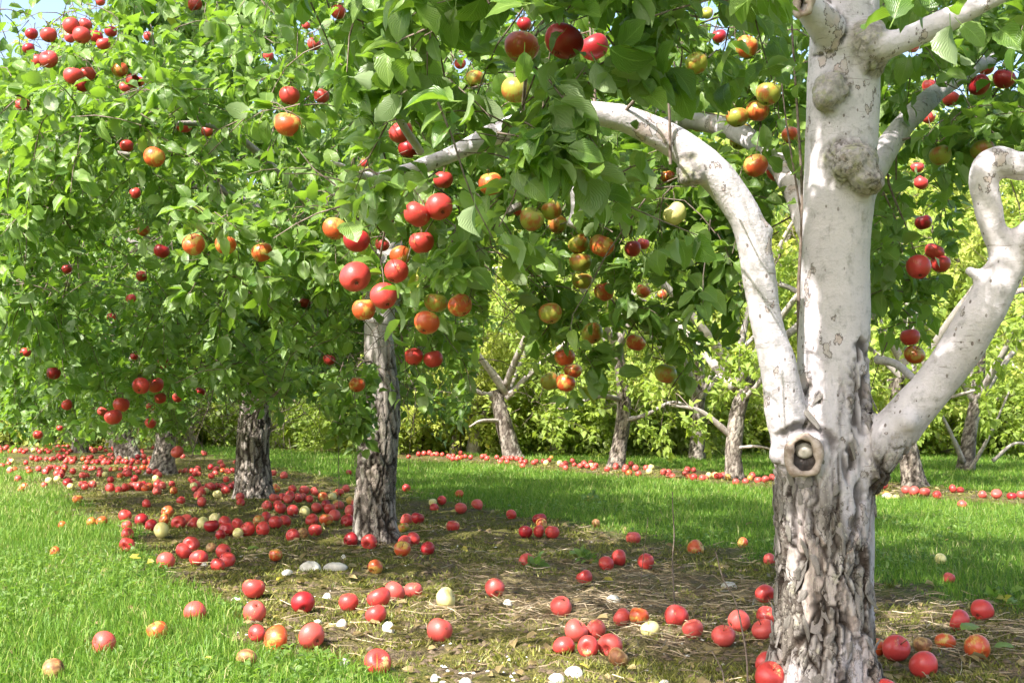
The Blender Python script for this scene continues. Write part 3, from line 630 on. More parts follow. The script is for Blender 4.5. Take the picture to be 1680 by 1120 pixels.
# ------------------------------------------------------------------ the white-barked tree in front
def front_tree():
    base = np.array([ROW1[0][0], ROW1[0][1], 0.]); root = empty('apple_tree', base)
    tag(root, 'large pale-barked apple tree in front, right of centre, with ring-shaped pruning scar', 'apple tree', 'apple trees in the near row')
    groups = [('trunk', [TRUNK]), ('limb', [LEFTL]), ('limb', [RIGHTL, HOOK]), ('limb', [UPR]), ('limb', [UPL])]
    for k_, (c, r) in enumerate((TOP1, TOP2, TOP3, BACK, BACKR)): tube_trunk('limb', c, r, M['bark'], root, base, 70, 26, lambda V_: np.full(len(V_), .1), 60+k_, .8)
    tb = Tubes(); axes = []
    for gi, (nm, ls) in enumerate(groups):
        for c, r in ls: cc, rr = tb.add(c, r, 60, 28, cap=True); axes.append((gi, cc, rr))
    # burrs, stubs and root flare
    burrs = [(P(1400,272,3.49), .068, 1), (P(1422,292,3.47), .048, 1), (P(1378,255,3.50), .045, 1), (P(1366,146,3.50), .050, 1), (P(1358,162,3.485), .036, 1), (P(1424,66,3.48), .056, 1), (P(1430,100,3.50), .046, 1),
             (P(1132,285,3.385), .038, 1), (P(1130,265,3.385), .030, 1), (P(1281,745,3.50), .034, 0), (P(1256,378,3.425), .024, 0), (P(1228,410,3.42), .024, 0), (P(1160,268,3.40), .028, 0), (P(1055,196,3.40), .024, 0), (P(1262,560,3.44), .028, 0), (P(1010,186,3.38), .020, 0), (P(1322,748,3.485), .062, 0), (P(1398,440,3.55), .03, 0), (P(1592,445,3.37), .020, 0), (P(1490,690,3.42), .028, 0)]
    for c, r, b in burrs:
        tb.add(np.array([c+[0, 0, -r*.98], c+[0, 0, -r*.7], c, c+[0, 0, r*.7], c+[0, 0, r*.98]]), np.array([r*.15, r*.72, r, r*.72, r*.15]), 9, 14, cap=True)
    for a in np.arange(0, 6.28, 1.05):
        u = np.array([math.cos(a+.3), math.sin(a+.3), 0]); b0 = base+[0, 0, .0]
        tb.add(np.array([b0+u*.06+[0, 0, .16], b0+u*.09+[0, 0, .06], b0+u*.14+[0, 0, -.05]]), np.array([.05, .055, .045]), 8, 12, cap=True)
    V, Q, T = tb.arrays(); tmp = add_mesh('tmp', V, Q, T)
    md = tmp.modifiers.new('r', 'REMESH'); md.mode = 'VOXEL'; md.voxel_size = .0105
    md = tmp.modifiers.new('s', 'SMOOTH'); md.factor = .5; md.iterations = 5
    md = tmp.modifiers.new('d', 'SUBSURF'); md.subdivision_type = 'CATMULL_CLARK'; md.levels = 1
    ev = tmp.evaluated_get(bpy.context.evaluated_depsgraph_get()); me = bpy.data.meshes.new_from_object(ev)
    n = len(me.vertices); V = np.zeros(n*3, np.float32); me.vertices.foreach_get('co', V); V = V.reshape(-1, 3).astype(float)
    N = np.zeros(n*3, np.float32); me.vertices.foreach_get('normal', N); N = N.reshape(-1, 3).astype(float)
    npoly = len(me.polygons); F = np.zeros(npoly*4, np.int32); me.loops.foreach_get('vertex_index', F); F = F.reshape(-1, 4)
    bpy.data.objects.remove(tmp)
    # which limb is each vertex on (distance relative to that limb's radius)
    best = np.full(n, 1e9); gid = np.zeros(n, int); dt = None
    for gi, cc, rr in axes:
        d_, s_ = dist_axis(V, cc[::2]); q = d_-np.interp(s_, np.linspace(0, 1, len(rr)), rr)
        q = q-(.02 if gi == 0 else 0); m = q < best; best = np.where(m, q, best); gid = np.where(m, gi, gid)
    px, py, z = proj(V)
    # old rough bark low on the trunk, running up in tongues; limbs stay smooth
    tongue = 55*vnoise(V*np.array([13, 13, 3.]), 3)+35*vnoise(V*np.array([30, 30, 7.]), 4)
    rough = sm(640, 900, py+1.3*tongue+np.where(px > 1375, 110, 0)*(px > 1375)*sm(520, 640, py)+40*sm(1385, 1425, px))
    rough = np.maximum(rough, sm(1378, 1408, px+25*vnoise(V*np.array([18, 18, 6.]), 6))*sm(600, 680, py)*(N[:, 1] < .5))
    rough = np.where(gid == 0, rough, rough*np.where((gid == 1) | (gid == 2), sm(690, 800, py), 0.))
    smoothpatch = sm(.12, .42, vnoise(V*np.array([11, 11, 3.2])+20, 8)); rough *= 1-.82*smoothpatch*(1-sm(1000, 1120, py)*.4)
    patch2 = sm(.35, .5, vnoise(V*np.array([24, 24, 15.])+3, 12))*sm(560, 640, py)*(gid == 0); rough = np.maximum(rough, patch2*.8)
    rough = np.maximum(rough, .75*sm(.45, .55, vnoise(V*np.array([20, 20, 13.])+33, 15))*(gid == 0)*(py < 560)*(vnoise(V*4., 16) > .1))
    burr = np.zeros(n)
    for c, r, b in burrs:
        if b: burr = np.maximum(burr, 1-sm(r*.8, r*1.28, np.linalg.norm(V-c, axis=1)))
    d_, pl, ck = bark_relief(V, N, rough, 11, 1.0); d_ = d_+(gid > 0)*.007*fbm(V*7., 2, 95)
    zone = sm(-.05, .3, vnoise(V*np.array([16, 16, 4.])+9, 90)+.35*sm(1330, 1420, px)-.2)*sm(700, 800, py)
    pl = pl*(1-.8*zone); ck = np.clip(ck+.25*zone*rough*(vnoise(V*np.array([70, 70, 30.]), 91) > .1), 0, 1)
    # the long dark seam where trunk and right limb meet, and the bark ridge round the left union
    def seam(path, wd, depth):
        c = np.array([P(a, b, 3.44) for a, b in path]); dd = np.full(n, 1e9); cc = catmull(c, 60); cx, cy, _ = proj(cc)
        for a, b in zip(cx, cy): dd = np.minimum(dd, (px-a)**2+(py-b)**2)
        s_ = (1-sm(wd*.35, wd*1.25, np.sqrt(dd)*(1+.5*vnoise(V*70, 61))))*(N[:, 1] < .35)*sm(-.55, .1, vnoise(V*np.array([55, 55, 24.]), 62)); return s_
    s1 = seam([(1416,566),(1415,620),(1410,680),(1404,730),(1402,775)], 13, .02)
    s2 = seam([(1402,770),(1408,830),(1404,900),(1398,960),(1380,1050)], 12, .02)*.9
    s3 = seam([(1285,712),(1320,700),(1360,715),(1385,765),(1402,800)], 10, .01)*.85
    s4 = seam([(1335,850),(1345,930),(1340,1000),(1350,1080)], 7, .01)*.8
    s5 = seam([(1335,92),(1370,84),(1385,62),(1392,38),(1372,12),(1350,-4)], 2.6, .005)*.8
    seam_ = np.maximum.reduce([s1, s2, s3, s4, s5]); bw = worley((V+.03*np.stack([vnoise(V*22, 80), vnoise(V*22, 81), vnoise(V*22, 82)], 1))*np.array([34., 34., 16.]), 73); bck = (1-sm(.02, .10, bw[1]-bw[0]))*sm(-.2, .2, vnoise(V*14, 83))
    d_ = d_-.014*seam_+burr*(.016*fbm(V*24, 3, 70)+.005*fbm(V*80, 2, 71)-.006*bck)
    ck = np.clip(np.maximum(ck, seam_*.9), 0, 1)
    ck = np.maximum(ck, burr*bck*.85)
    lent = 0
    sc_c = P(1319, 746, 3.417); sf = unit(np.array([math.sin(-.28), -math.cos(-.28), .05])); srt = unit(np.cross(sf, [0, 0, -1.])); sup = np.cross(srt, sf)
    ee = np.sqrt((((V-sc_c)@srt)/.038)**2+(((V-sc_c)@sup)/.047)**2); ins = (1-sm(.55, .98, ee))*(((V-sc_c)@sf) > -.09)
    V2 = V+N*(d_*(1-ins))[:, None]-sf*(ins*.034)[:, None]-base; ck = np.maximum(ck, ins)
    at = {'rough': rough, 'plate': pl, 'crack': ck, 'burr': burr*(1-ins)}
    fg = gid[F]; fgrp = np.sort(fg, 1)[:, 1]
    trunk = None
    for gi, (nm, ls) in enumerate(groups):
        m = fgrp == gi
        if not m.any(): continue
        f = F[m]; u, inv = np.unique(f, return_inverse=True)
        o = add_mesh(nm, V2[u], inv.reshape(-1, 4), None, M['bark'], root, {k: a[u] for k, a in at.items()})
        nr = N[u]
        if gi == 0: trunk = o
    bpy.data.meshes.remove(me)
    # loose bark plates on the lower trunk
    cand = np.where((gid == 0) & (N[:, 1] < .3) & (py > 560) & (py < 1135) & (rough > .45) & (best < .02))[0]
    cand = cand[rng.permutation(len(cand))]; used = []; plates = []
    for i in cand:
        if len(plates) >= 110: break
        pos = V[i]+N[i]*d_[i]
        if any(((pos-q)**2).sum() < .022**2 for q in used[-400:]): continue
        used.append(pos); plates.append(i)
    protos = []
    for k in range(8):
        r_ = np.random.default_rng(300+k); a = np.linspace(0, 2*math.pi, 9)[:-1]; rr = r_.uniform(.35, 1.25, 8)
        top = np.stack([np.cos(a)*rr, np.sin(a)*rr*1.0, .16*(np.sin(a)*rr)**2+.10*np.cos(a*2+k)], 1); mid_ = top*np.array([.45, .45, 1.])+[0, 0, .10]
        bot = top*np.array([.96, .96, 1.])-[0, 0, .22]
        Vp = np.vstack([top, mid_, bot, [[0, 0, .13]]]); q = []; t_ = []
        for j in range(8):
            j2 = (j+1) % 8; q += [(j, j2, 8+j2, 8+j), (16+j, 16+j2, j2, j)]; t_.append((8+j, 8+j2, 24))
        for v_ in range(3):
            o = add_mesh('bark_flake', Vp, q, t_, M['flake'], attrs={'rough': np.full(25, [.3, .95, .95][v_]), 'plate': np.full(25, [.9, .3, .8][v_]), 'crack': np.zeros(25), 'burr': np.zeros(25)}, smooth=False)
            protos.append(o.data); bpy.data.objects.remove(o)
    for i in plates:
        o = bpy.data.objects.new('bark_flake', protos[int(rng.integers(0, len(protos)))]); col.objects.link(o); o.parent = trunk
        zax = unit(N[i]+rng.normal(size=3)*.16); yax = np.array([0, 0, 1.])+rng.normal(size=3)*.25; yax = unit(yax-zax*(yax@zax)); xax = np.cross(yax, zax)
        s = rng.uniform(.008, .017)*(1.3 if rng.random() < .15 else 1); sx, sy, sz = s*rng.uniform(.55, 1.0), s*rng.uniform(1.2, 3.0), .009
        m3 = Matrix([[xax[a]*sx, yax[a]*sy, zax[a]*sz] for a in range(3)]).to_4x4(); m3.translation = Vector(V[i]+N[i]*(d_[i]+.0015)-base); o.matrix_local = m3
    # the healed pruning cut: callus ring with dark hollow and weathered heartwood
    def scar(px_, py_, zc, rx, rz, yaw, tube_r):
        c = P(px_, py_, zc); fwd = unit(np.array([math.sin(yaw), -math.cos(yaw), .05])); rt = unit(np.cross(fwd, [0, 0, -1.])); up = np.cross(rt, fwd); up = up if up[2] > 0 else -up
        th = np.linspace(0, 2*math.pi, 40)[:-1]
        sq = lambda t_: (abs(math.cos(t_))**3.2+abs(math.sin(t_))**3.2)**(-1/3.2) if math.sin(t_) < 0 else 1.
        ring = np.array([c+rt*math.cos(t_)*rx*sq(t_)*.97+up*math.sin(t_)*rz*sq(t_) for t_ in th]); ns = 12; W = []
        for k, t_ in enumerate(th):
            o_ = unit(ring[k]-c); tr = tube_r*(1+.28*math.sin(2*t_+1)+.16*math.sin(5*t_)+.1*math.sin(9*t_+2))
            for j in range(ns):
                a = j*2*math.pi/ns; W.append(ring[k]+o_*math.cos(a)*tr*1.05+fwd*(math.sin(a)*tr*.9+.006))
        W = np.array(W); K = len(th); q = [(k*ns+j, k*ns+(j+1) % ns, ((k+1) % K)*ns+(j+1) % ns, ((k+1) % K)*ns+j) for k in range(K) for j in range(ns)]
        part = add_mesh('pruning_scar', W-base, q, None, M['callus'], root)
        D = []; nr = 6                                 # dished dark floor
        for i in range(nr):
            f_ = (i+.001)/(nr-1)
            for t_ in th: D.append(c+rt*math.cos(t_)*rx*sq(t_)*f_+up*math.sin(t_)*rz*sq(t_)*f_+fwd*(-.024+.026*f_**3+.002*math.sin(9*t_+i)))
        D = np.array(D); q = [(i*K+k, i*K+(k+1) % K, (i+1)*K+(k+1) % K, (i+1)*K+k) for i in range(nr-1) for k in range(K)]
        add_mesh('hollow', D-base, q, None, M['hollow'], part)
        H = []; hc = c+up*rz*.24-fwd*.018
        for i in range(9):
            ph = i/8*math.pi
            for t_ in th[::2]: H.append(hc+rt*math.sin(ph)*math.cos(t_)*rx*.62*(1+.08*math.cos(2*t_+.6)+.05*math.sin(5*t_))+up*math.sin(ph)*math.sin(t_)*rz*.44+fwd*math.cos(ph)*tube_r*.9)
        K2 = len(th[::2]); q = [(i*K2+k, i*K2+(k+1) % K2, (i+1)*K2+(k+1) % K2, (i+1)*K2+k) for i in range(8) for k in range(K2)]
        add_mesh('heartwood', np.array(H)-base, q, None, M['heart'], part)
    scar(1319, 746, 3.417, .040, .049, -.28, .0105)
    scar(1320, 6, 3.405, .022, .030, -.75, .0105)
    # ---- crown
    lv, tb = Leaves(), Tubes(cross_front); L = .072
    limbs = MLIMBS+[(TRUNK[0][8:], TRUNK[1][8:])]
    cs, rs = [], []
    own = [i for i in range(len(HANG)) if (HANG[i][0] > 540 and HP[i][1] < 5.3)]
    for i in own:
        cs.append(HP[i]+np.array([rng.normal()*.035, .03+abs(rng.normal())*.04, .085+.05*rng.random()])); rs.append(.18)
    crown(lv, tb, limbs, cs, rs, 2, L, 4, .05, .9, rbase=.006)
    pts = []
    while len(pts) < 110:                                    # volume of the crown: a broad dome, thinner inside
        q = rng.normal(size=3); q = unit(q)*rng.uniform(.45, 1.0)**.6
        c = np.array([.75, 3.5, 2.15])+q*np.array([2.4, 2.2, 1.1])
        if c[2] < .9 or c[1] < .6: continue
        x, y, z = proj(c); x, y, z = x[0], y[0], z[0]
        if z < 2.1 and -100 < x < 1780 and y > -140: continue
        if y > np.interp(x, ENV_M[:, 0], ENV_M[:, 1])-25: continue
        pts.append(c)
    crown(lv, tb, limbs, pts, rng.uniform(.26, .44, len(pts)), 7, L, 4, .05, .55, rbase=.010)
    shade = []  # unseen extra sprays above the frame, added along the sun's path to shade the trunk
    for zz in np.linspace(.55, 2.0, 26):
        t_ = rng.uniform(1.75, 2.7); shade.append(np.array([.9+rng.normal()*.10, 3.5, zz])-SD*t_+rng.normal(size=3)*.10)
    shade = [c for c in shade if proj(c)[1][0] < -70]
    crown(lv, tb, limbs, shade, [.26]*len(shade), 6, L, 4, .05, .5, rbase=.007)
    # sprays the photo shows close to the lens and in the shade behind
    near = [(600,60,2.75),(640,120,2.8),(700,60,2.5),(760,20,2.4),(730,160,2.7),(830,20,2.45),(900,30,2.4),(960,140,2.5),(1000,60,2.5),(1060,100,2.6),(900,200,2.55),(960,250,2.5),(880,280,2.6),(1000,300,2.75),(1060,20,2.6),
            (1130,60,2.8),(1180,140,3.0),(1250,100,3.0),(1090,160,3.0),(700,300,3.0),(860,190,2.8),(920,175,2.75),(890,150,2.8),(640,330,3.05),(600,420,3.1),(660,470,3.2),(740,430,3.1),(720,240,2.9),(770,380,3.2),(560,360,3.3),(820,120,2.7),(640,200,2.9),(1000,180,2.7),(560,60,2.9),(1190,40,2.8)]
    crown(lv, tb, limbs, [P(a, b-30, c) for a, b, c in near], [.17]*len(near), 5, .074, 4, .05, .8, rbase=.006)
    back = [(rng.uniform(840, 1290), rng.uniform(40, 400), rng.uniform(3.7, 5.2)) for _ in range(30)]+[(rng.uniform(600, 830), rng.uniform(80, 440), rng.uniform(3.5, 4.6)) for _ in range(20)]+[(rng.uniform(1430, 1720), rng.uniform(-20, 260), rng.uniform(3.7, 5.2)) for _ in range(30)]
    back += [(910,520,4.3),(950,560,4.3),(930,620,4.4),(1010,500,4.2),(1060,540,4.4),(1090,590,4.5),(1130,480,4.4),(1170,420,4.3),(1200,470,4.6),(870,480,4.2),(850,430,4.2),(1470,330,4.2),(1490,400,4.0),(1510,470,4.2),(1480,520,4.4),(1490,560,4.4),(1450,460,4.6)]
    crown(lv, tb, limbs, [P(a, b-20, c) for a, b, c in back], [.22]*len(back), 4, L, 4, .05, .8, rbase=.007)
    # water shoots beside the trunk, the dark hanging stubs
    for pth, r_ in (([(1312,610,3.62),(1310,480,3.64),(1316,330,3.66),(1308,180,3.68),(1300,60,3.7),(1296,-60,3.75)], .006), ([(1318,600,3.66),(1322,420,3.7),(1290,200,3.75),(1278,90,3.8)], .0045), ([(1100,270,3.36),(1098,180,3.34),(1090,60,3.3),(1086,-40,3.3)], .0045)):
        q = np.array([P(*a) for a in pth]); tb.add(q, np.linspace(r_, r_*.4, len(q)), 24, 6)
        c = catmull(q, 14)[2:-1]; rosettes(lv, c, np.gradient(c, axis=0), 2, .055)
    for pth, w_ in (([(942,225,3.35),(944,280,3.34),(948,340,3.33),(938,372,3.33)], 26), ([(628,0,3.0),(626,90,3.02),(640,150,3.05),(655,195,3.1),(690,250,3.2)], 16), ([(1440,590,3.9),(1470,597,3.8),(1498,620,3.7)], 16)):
        q = np.array([P(*a) for a in pth]); tube_trunk('branch', q, np.linspace(.5*w_*3.3/FPX, .36*w_*3.3/FPX, len(q)), M['bark'], root, base, 30, 14, lambda V_: np.full(len(V_), .15), 5, .4)
    # stems' little twigs to the apples
    for i in own:
        a = HP[i]+[0, 0, AD*.34]; b = cs[own.index(i)]; tb.add(np.array([a, a*.6+b*.4+[0, 0, .014], b]), np.array([.0012, .0015, .0024]), 6, 4)
    finish_leaves(root, lv, keep_main, 'auto', M['leaf'], base, 300)
    finish_twigs(root, tb, base)
    return root
front_tree()

# ------------------------------------------------------------------ the other trees of the near row
def row_tree(k, label, trunkpts, trunkrad, limbspec, crownc, crownr, nblob, keep, lod, nind, leafL=.075, extra=(), zmin=.3, ntw=7, seed=0, mat='bark_dark', leafmat='leaf', group='apple trees in the near row', twigs=True, gap=.05, nl=4, roughtop=99., sides=120, base=None):
    base = np.array([*(ROW1[k] if base is None else base), 0.]); root = empty('apple_tree', base); tag(root, label, 'apple tree', group)
    tp = np.asarray(trunkpts, float)
    tube_trunk('trunk', tp, trunkrad, M[mat], root, base, 210 if sides > 40 else 60, sides, lambda V: 1-.9*sm(roughtop-.30, roughtop+.38, V[:, 2]+.22*vnoise(V*np.array([14, 14, 6.]), 3)), seed, 1.0 if sides > 40 else .5,
               flare=lambda V: (.035 if sides > 40 else .02)*np.exp(-np.maximum(V[:, 2], 0)/.07)*(.6+.5*vnoise(V*8, seed)))
    limbs = [(tp[1:], trunkrad[1:])]; lv, tb = Leaves(), Tubes(cross_apple if leafmat == 'leaf' else None)
    for pts, r0 in limbspec:
        pts = np.asarray(pts, float); rr = np.linspace(r0, r0*.35, len(pts)); limbs.append((pts, rr))
        tube_trunk('limb', pts, rr, M[mat], root, base, 40 if sides > 40 else 20, max(10, min(sides, 56)//3), lambda V: np.full(len(V), .3), seed+3, .6)
    cs = []; crownc = np.asarray(crownc, float); crownr = np.asarray(crownr, float)
    while len(cs) < nblob:
        q = unit(rng.normal(size=3))*rng.uniform(.35, 1.)**.5; c = crownc+q*crownr
        if c[2] < zmin: continue
        if leafmat == 'leaf' and c[1] > crownc[1]+.7 and c[2] > 1.5 and rng.random() < .6: nblob -= 1; continue
        if keep is not None:
            x, y, z = proj(c)
            if keep is keep_two and y[0] > np.interp(x[0], ENV_2[:, 0], ENV_2[:, 1])-10: continue
        cs.append(c)
    crown(lv, tb, limbs, cs, rng.uniform(.28, .46, nblob), ntw, leafL, nl, gap, .6, tube=twigs, rbase=.007)
    if len(extra): crown(lv, tb, limbs, [e[0] for e in extra], [e[1] for e in extra], 5, leafL, nl, gap, .9, tube=twigs, rbase=.006)
    if mat == 'bark_dark' and lod != 'lo':
        for i in range(len(HANG)):
            if OWN[i] == k:
                a = HP[i]+[0, 0, AD*.45]; b = a+np.array([rng.normal()*.03, .03+rng.random()*.04, .05]); tb.add(np.array([a, a*.6+b*.4+[0, 0, .012], b]), np.array([.0014, .0016, .002]), 4, 4)
    finish_leaves(root, lv, keep, lod, M[leafmat], base, nind); finish_twigs(root, tb, base)
    return root
OWN = []
for i in range(len(HANG)):
    if HANG[i][0] > 540 and HP[i][1] < 5.3: OWN.append(0)
    else: OWN.append(int(np.argmin([(HP[i][0]-a)**2+(HP[i][1]-b)**2+(0 if k_ else 99) for k_, (a, b) in enumerate(ROW1)])))
def limbs_for(b, top, n, reach, rise, r0, seed):
    r_ = np.random.default_rng(seed); out = []
    for i in range(n):
        a = i*2*math.pi/n+r_.uniform(-.4, .4); u = np.array([math.cos(a), math.sin(a), 0]); t0 = np.array([b[0], b[1], top-.12+r_.uniform(-.1, .1)])
        out.append(([t0, t0+u*reach*.3+[0, 0, rise*.45], t0+u*reach*.65+[0, 0, rise*.85], t0+u*reach+[0, 0, rise*r_.uniform(.6, 1.1)]], r0*r_.uniform(.8, 1.1)))
    return out
def tp_px(rows): c, r = limb(rows); return c, r
# second tree
t2c, t2r = tp_px([(616,905,7.15,76),(617,885,7.15,68),(615,820,7.15,62),(620,740,7.15,62),(627,660,7.15,58),(625,600,7.15,50),(622,540,7.15,48),(634,480,7.15,48),(640,420,7.2,46),(642,360,7.2,34)])
b2 = ROW1[1]
ex2 = [(P(575,630,6.5), .18), (P(595,665,6.45), .17), (P(585,690,6.45), .16), (P(610,690,6.4), .13), (P(565,680,6.5), .13), (P(560,600,6.4), .18), (P(430,610,6.0), .2), (P(450,640,6.0), .14), (P(700,640,7.3), .2), (P(740,650,7.4), .16), (P(690,590,7.4), .2), (P(750,560,7.4), .25), (P(640,650,7.5), .15)]
for i in range(len(HANG)):
    if OWN[i] == 1: ex2.append((HP[i]+np.array([0, .06, .09]), .2))
row_tree(1, 'grey-trunked apple tree second in the near row, large red cluster above its trunk', t2c, t2r, limbs_for(b2, 1.45, 7, 1.7, .8, .032, 3),
         (-1.05, 6.8, 1.75), (2.2, 2.3, 1.4), 215, keep_two, 'mid', 300, .066, ex2, .45, 10, 21, roughtop=.90)
# left side of the second crown, towards the camera
b3 = ROW1[2]
t3c, t3r = tp_px([(417,830,10.2,66),(417,812,10.2,58),(415,760,10.2,53),(417,700,10.2,50),(420,660,10.2,48),(424,600,10.2,46),(430,520,10.2,42),(430,420,10.2,34)])
ex3 = [(HP[i]+np.array([0, .06, .09]), .2) for i in range(len(HANG)) if OWN[i] == 2]
row_tree(2, 'dark-trunked apple tree third in the near row, windfalls heaped round its foot', t3c, t3r, limbs_for(b3, 1.4, 6, 1.6, .8, .035, 5), (-2.35, 10.0, 1.75), (2.1, 2.2, 1.45), 140, keep_three, 'mid', 150, .068, ex3, .45, 9, 31, roughtop=1.2)
b4 = ROW1[3]
t4c, t4r = tp_px([(262,790,13.4,62),(265,775,13.4,50),(268,750,13.4,36),(272,720,13.4,32),(275,640,13.4,30),(280,540,13.4,26)])
row_tree(3, 'apple tree with dark flared stump-like foot, fourth in the near row', t4c, t4r, limbs_for(b4, 1.2, 5, 1.6, .9, .05, 7), (-3.8, 13.2, 1.75), (1.9, 2.1, 1.5), 95, keep_three, 'mid', 0, .078, [(HP[i]+np.array([0, .06, .09]), .2) for i in range(len(HANG)) if OWN[i] == 3], .35, 6, 41, sides=40, nl=4)
t5c, t5r = tp_px([(222,765,16.4,44),(214,752,16.4,38),(204,730,16.4,36),(193,700,16.4,34),(182,660,16.4,32),(175,600,16.4,28)])
row_tree(4, 'apple tree with leaning split grey trunk, fifth in the near row', t5c, t5r, limbs_for(ROW1[4], 1.2, 5, 1.6, 1.0, .05, 8), (-5.1, 16.2, 1.9), (1.9, 2.1, 1.7), 85, keep_three, 'mid', 0, .08, [], .3, 6, 51, sides=36, mat='bark_far')
t6c, t6r = tp_px([(131,752,18.7,30),(131,740,18.7,27),(132,720,18.7,25),(132,690,18.7,24),(132,620,18.7,22)])
row_tree(5, 'apple tree with short pale trunk, sixth in the near row at far left', t6c, t6r, limbs_for(ROW1[5], 1.2, 5, 1.6, 1.0, .05, 9), (-6.4, 18.6, 1.9), (1.9, 2.1, 1.7), 80, keep_three, 'lo', 0, .085, [], .3, 6, 61, sides=30, mat='bark_far')
b7 = ROW1[6]
row_tree(6, 'apple tree at the far left end of the near row, small thin trunk', [(b7[0], b7[1], -.05), (b7[0], b7[1], .5), (b7[0]+.05, b7[1], 1.2)], np.array([.12, .1, .08]), limbs_for(b7, 1.2, 5, 1.6, 1.0, .05, 10), (b7[0], b7[1], 1.9), (2.0, 2.1, 1.7), 80, keep_three, 'lo', 0, .09, [], .25, 6, 71, sides=24, mat='bark_far')
print('near row done')

# ------------------------------------------------------------------ second row (right), sunlit
SUNB[0] = 1.3
ENV_R = np.array([(-900,700),(700,700),(800,640),(1680,650),(2600,650)], float)
def keep_r2(p, L):
    x, y, z = proj(p); n_ = len(x); k = np.ones(n_, bool)
    for cx, w_, y0 in ((830,36,620),(1014,30,655),(1206,34,655),(1498,40,690)): k &= ~((abs(x-cx-(y-750)*-.10) < w_) & (y > y0) & (rng.random(n_) < .93))
    for rows in FARV:
        k &= ~((polydist(x, y, rows) < 13) & (z < rows[0][0][1]+.2) & (rng.random(n_) < .85))
    return k
FARV = []
specs2 = [
 ('apple tree of the second row seen behind the right limb, mossy brown trunk', ROW2[0], [(1505,812,11.6,56),(1500,795,11.6,48),(1494,760,11.6,40),(1486,720,11.6,36),(1478,680,11.6,34),(1468,620,11.6,30)], 'bark_dark'),
 ('pale-trunked apple tree of the second row just left of the white trunk', ROW2[1], [(1204,800,12.6,42),(1205,783,12.6,36),(1203,745,12.6,32),(1207,700,12.6,32),(1213,665,12.6,30),(1230,620,12.6,24)], 'bark_far'),
 ('dark straight-trunked apple tree of the second row below the hanging apples', ROW2[2], [(1008,780,14.6,40),(1011,765,14.6,34),(1016,730,14.6,30),(1022,690,14.6,28),(1022,640,14.6,24),(1012,560,14.6,18)], 'bark_dark'),
 ('apple tree of the second row with thick trunk leaning left, in the central gap', ROW2[3], [(850,765,16.8,44),(842,750,16.8,38),(832,715,16.8,34),(820,670,16.8,30),(810,640,16.8,24)], 'bark_far')]
far_limbs = {0: [([P(1478,680,11.6),P(1530,660,11.4),P(1600,640,11.2)], .03)],
 1: [([P(1200,715,12.6),P(1150,675,12.5),P(1098,664,12.4)], .035), ([P(1205,735,12.6),P(1240,732,12.4),P(1275,738,12.3)], .02), ([P(1215,660,12.6),P(1250,620,12.4),P(1262,570,12.4)], .03)],
 2: [([P(1020,655,14.6),P(980,650,14.3),P(930,670,14.2)], .035), ([P(1024,690,14.6),P(1060,680,14.4),P(1100,660,14.3),P(1130,665,14.2)], .03), ([P(1016,600,14.6),P(1006,550,14.5),P(1000,500,14.5)], .03)],
 3: [([P(815,650,16.8),P(780,640,16.6),P(745,600,16.5)], .04), ([P(825,690,16.8),P(790,690,16.5),P(770,700,16.4)], .03)]}
FARV += [(np.array(p_), None) for v in far_limbs.values() for p_, r_ in v]
for i, (lab, b, rows, mt) in enumerate(specs2):
    c, r = tp_px(rows); r = r*.82
    row_tree(0, lab, c, r, limbs_for(b, c[-1][2]+.1, 5, 1.7, 1.1, .05, 80+i)+far_limbs[i], (b[0], b[1], 2.1), (1.9, 1.8, 1.65), 46, keep_r2, 'lo', 0, .085, [], .45, 6, 100+i, mt, 'leaf_far', 'apple trees in the second row', base=b, sides=36, nl=4)
# third row: thin whitish trunks far back
ROW3 = [((4.9, 13.9), 'old apple tree with cluster of bare white stems at far right', .09, .2), ((2.36, 16.4), 'pale apple tree behind the second row, left of the white trunk', .1, .05), ((-.78, 18.0), 'apple tree with upright whitish trunk, right of the second trunk', .075, 0.), ((-1.33, 18.6), 'apple tree with slim white leaning trunk, far behind the second trunk', .06, .25), ((7.2, 17.5), 'bushy apple tree far back at the right edge', .1, .1)]
for i, (b, lab, r0, lean) in enumerate(ROW3):
    tp = np.array([(b[0], b[1], -.05), (b[0]+lean*.3, b[1], .4), (b[0]+lean*.8, b[1], .9), (b[0]+lean, b[1], 1.4)])
    ls = limbs_for((b[0]+lean*.6, b[1]), .9, 5, 1.5, 1.2, .04, 120+i)
    if i == 0: ls += [([(b[0]-.05, b[1]-.1, .1), (b[0]-.25, b[1]-.25, .45), (b[0]-.42, b[1]-.3, .75)], .03), ([(b[0], b[1]-.15, 0), (b[0]+.15, b[1]-.35, .4), (b[0]+.3, b[1]-.5, .85)], .022), ([(b[0]+.3, b[1], .1), (b[0]+.55, b[1]-.1, .3), (b[0]+.9, b[1]-.2, .1)], .022)]
    row_tree(0, lab, tp, np.array([r0*1.1, r0*.8, r0*.7, r0*.55]), ls, (b[0], b[1], 2.2), (1.8, 1.7, 1.8), 28, keep_r2, 'lo', 0, .10, [], .3, 6, 140+i, 'bark_far', 'leaf_wood', 'apple trees beyond the second row', base=b, sides=24, nl=4, twigs=(i < 4))
print('rows done')

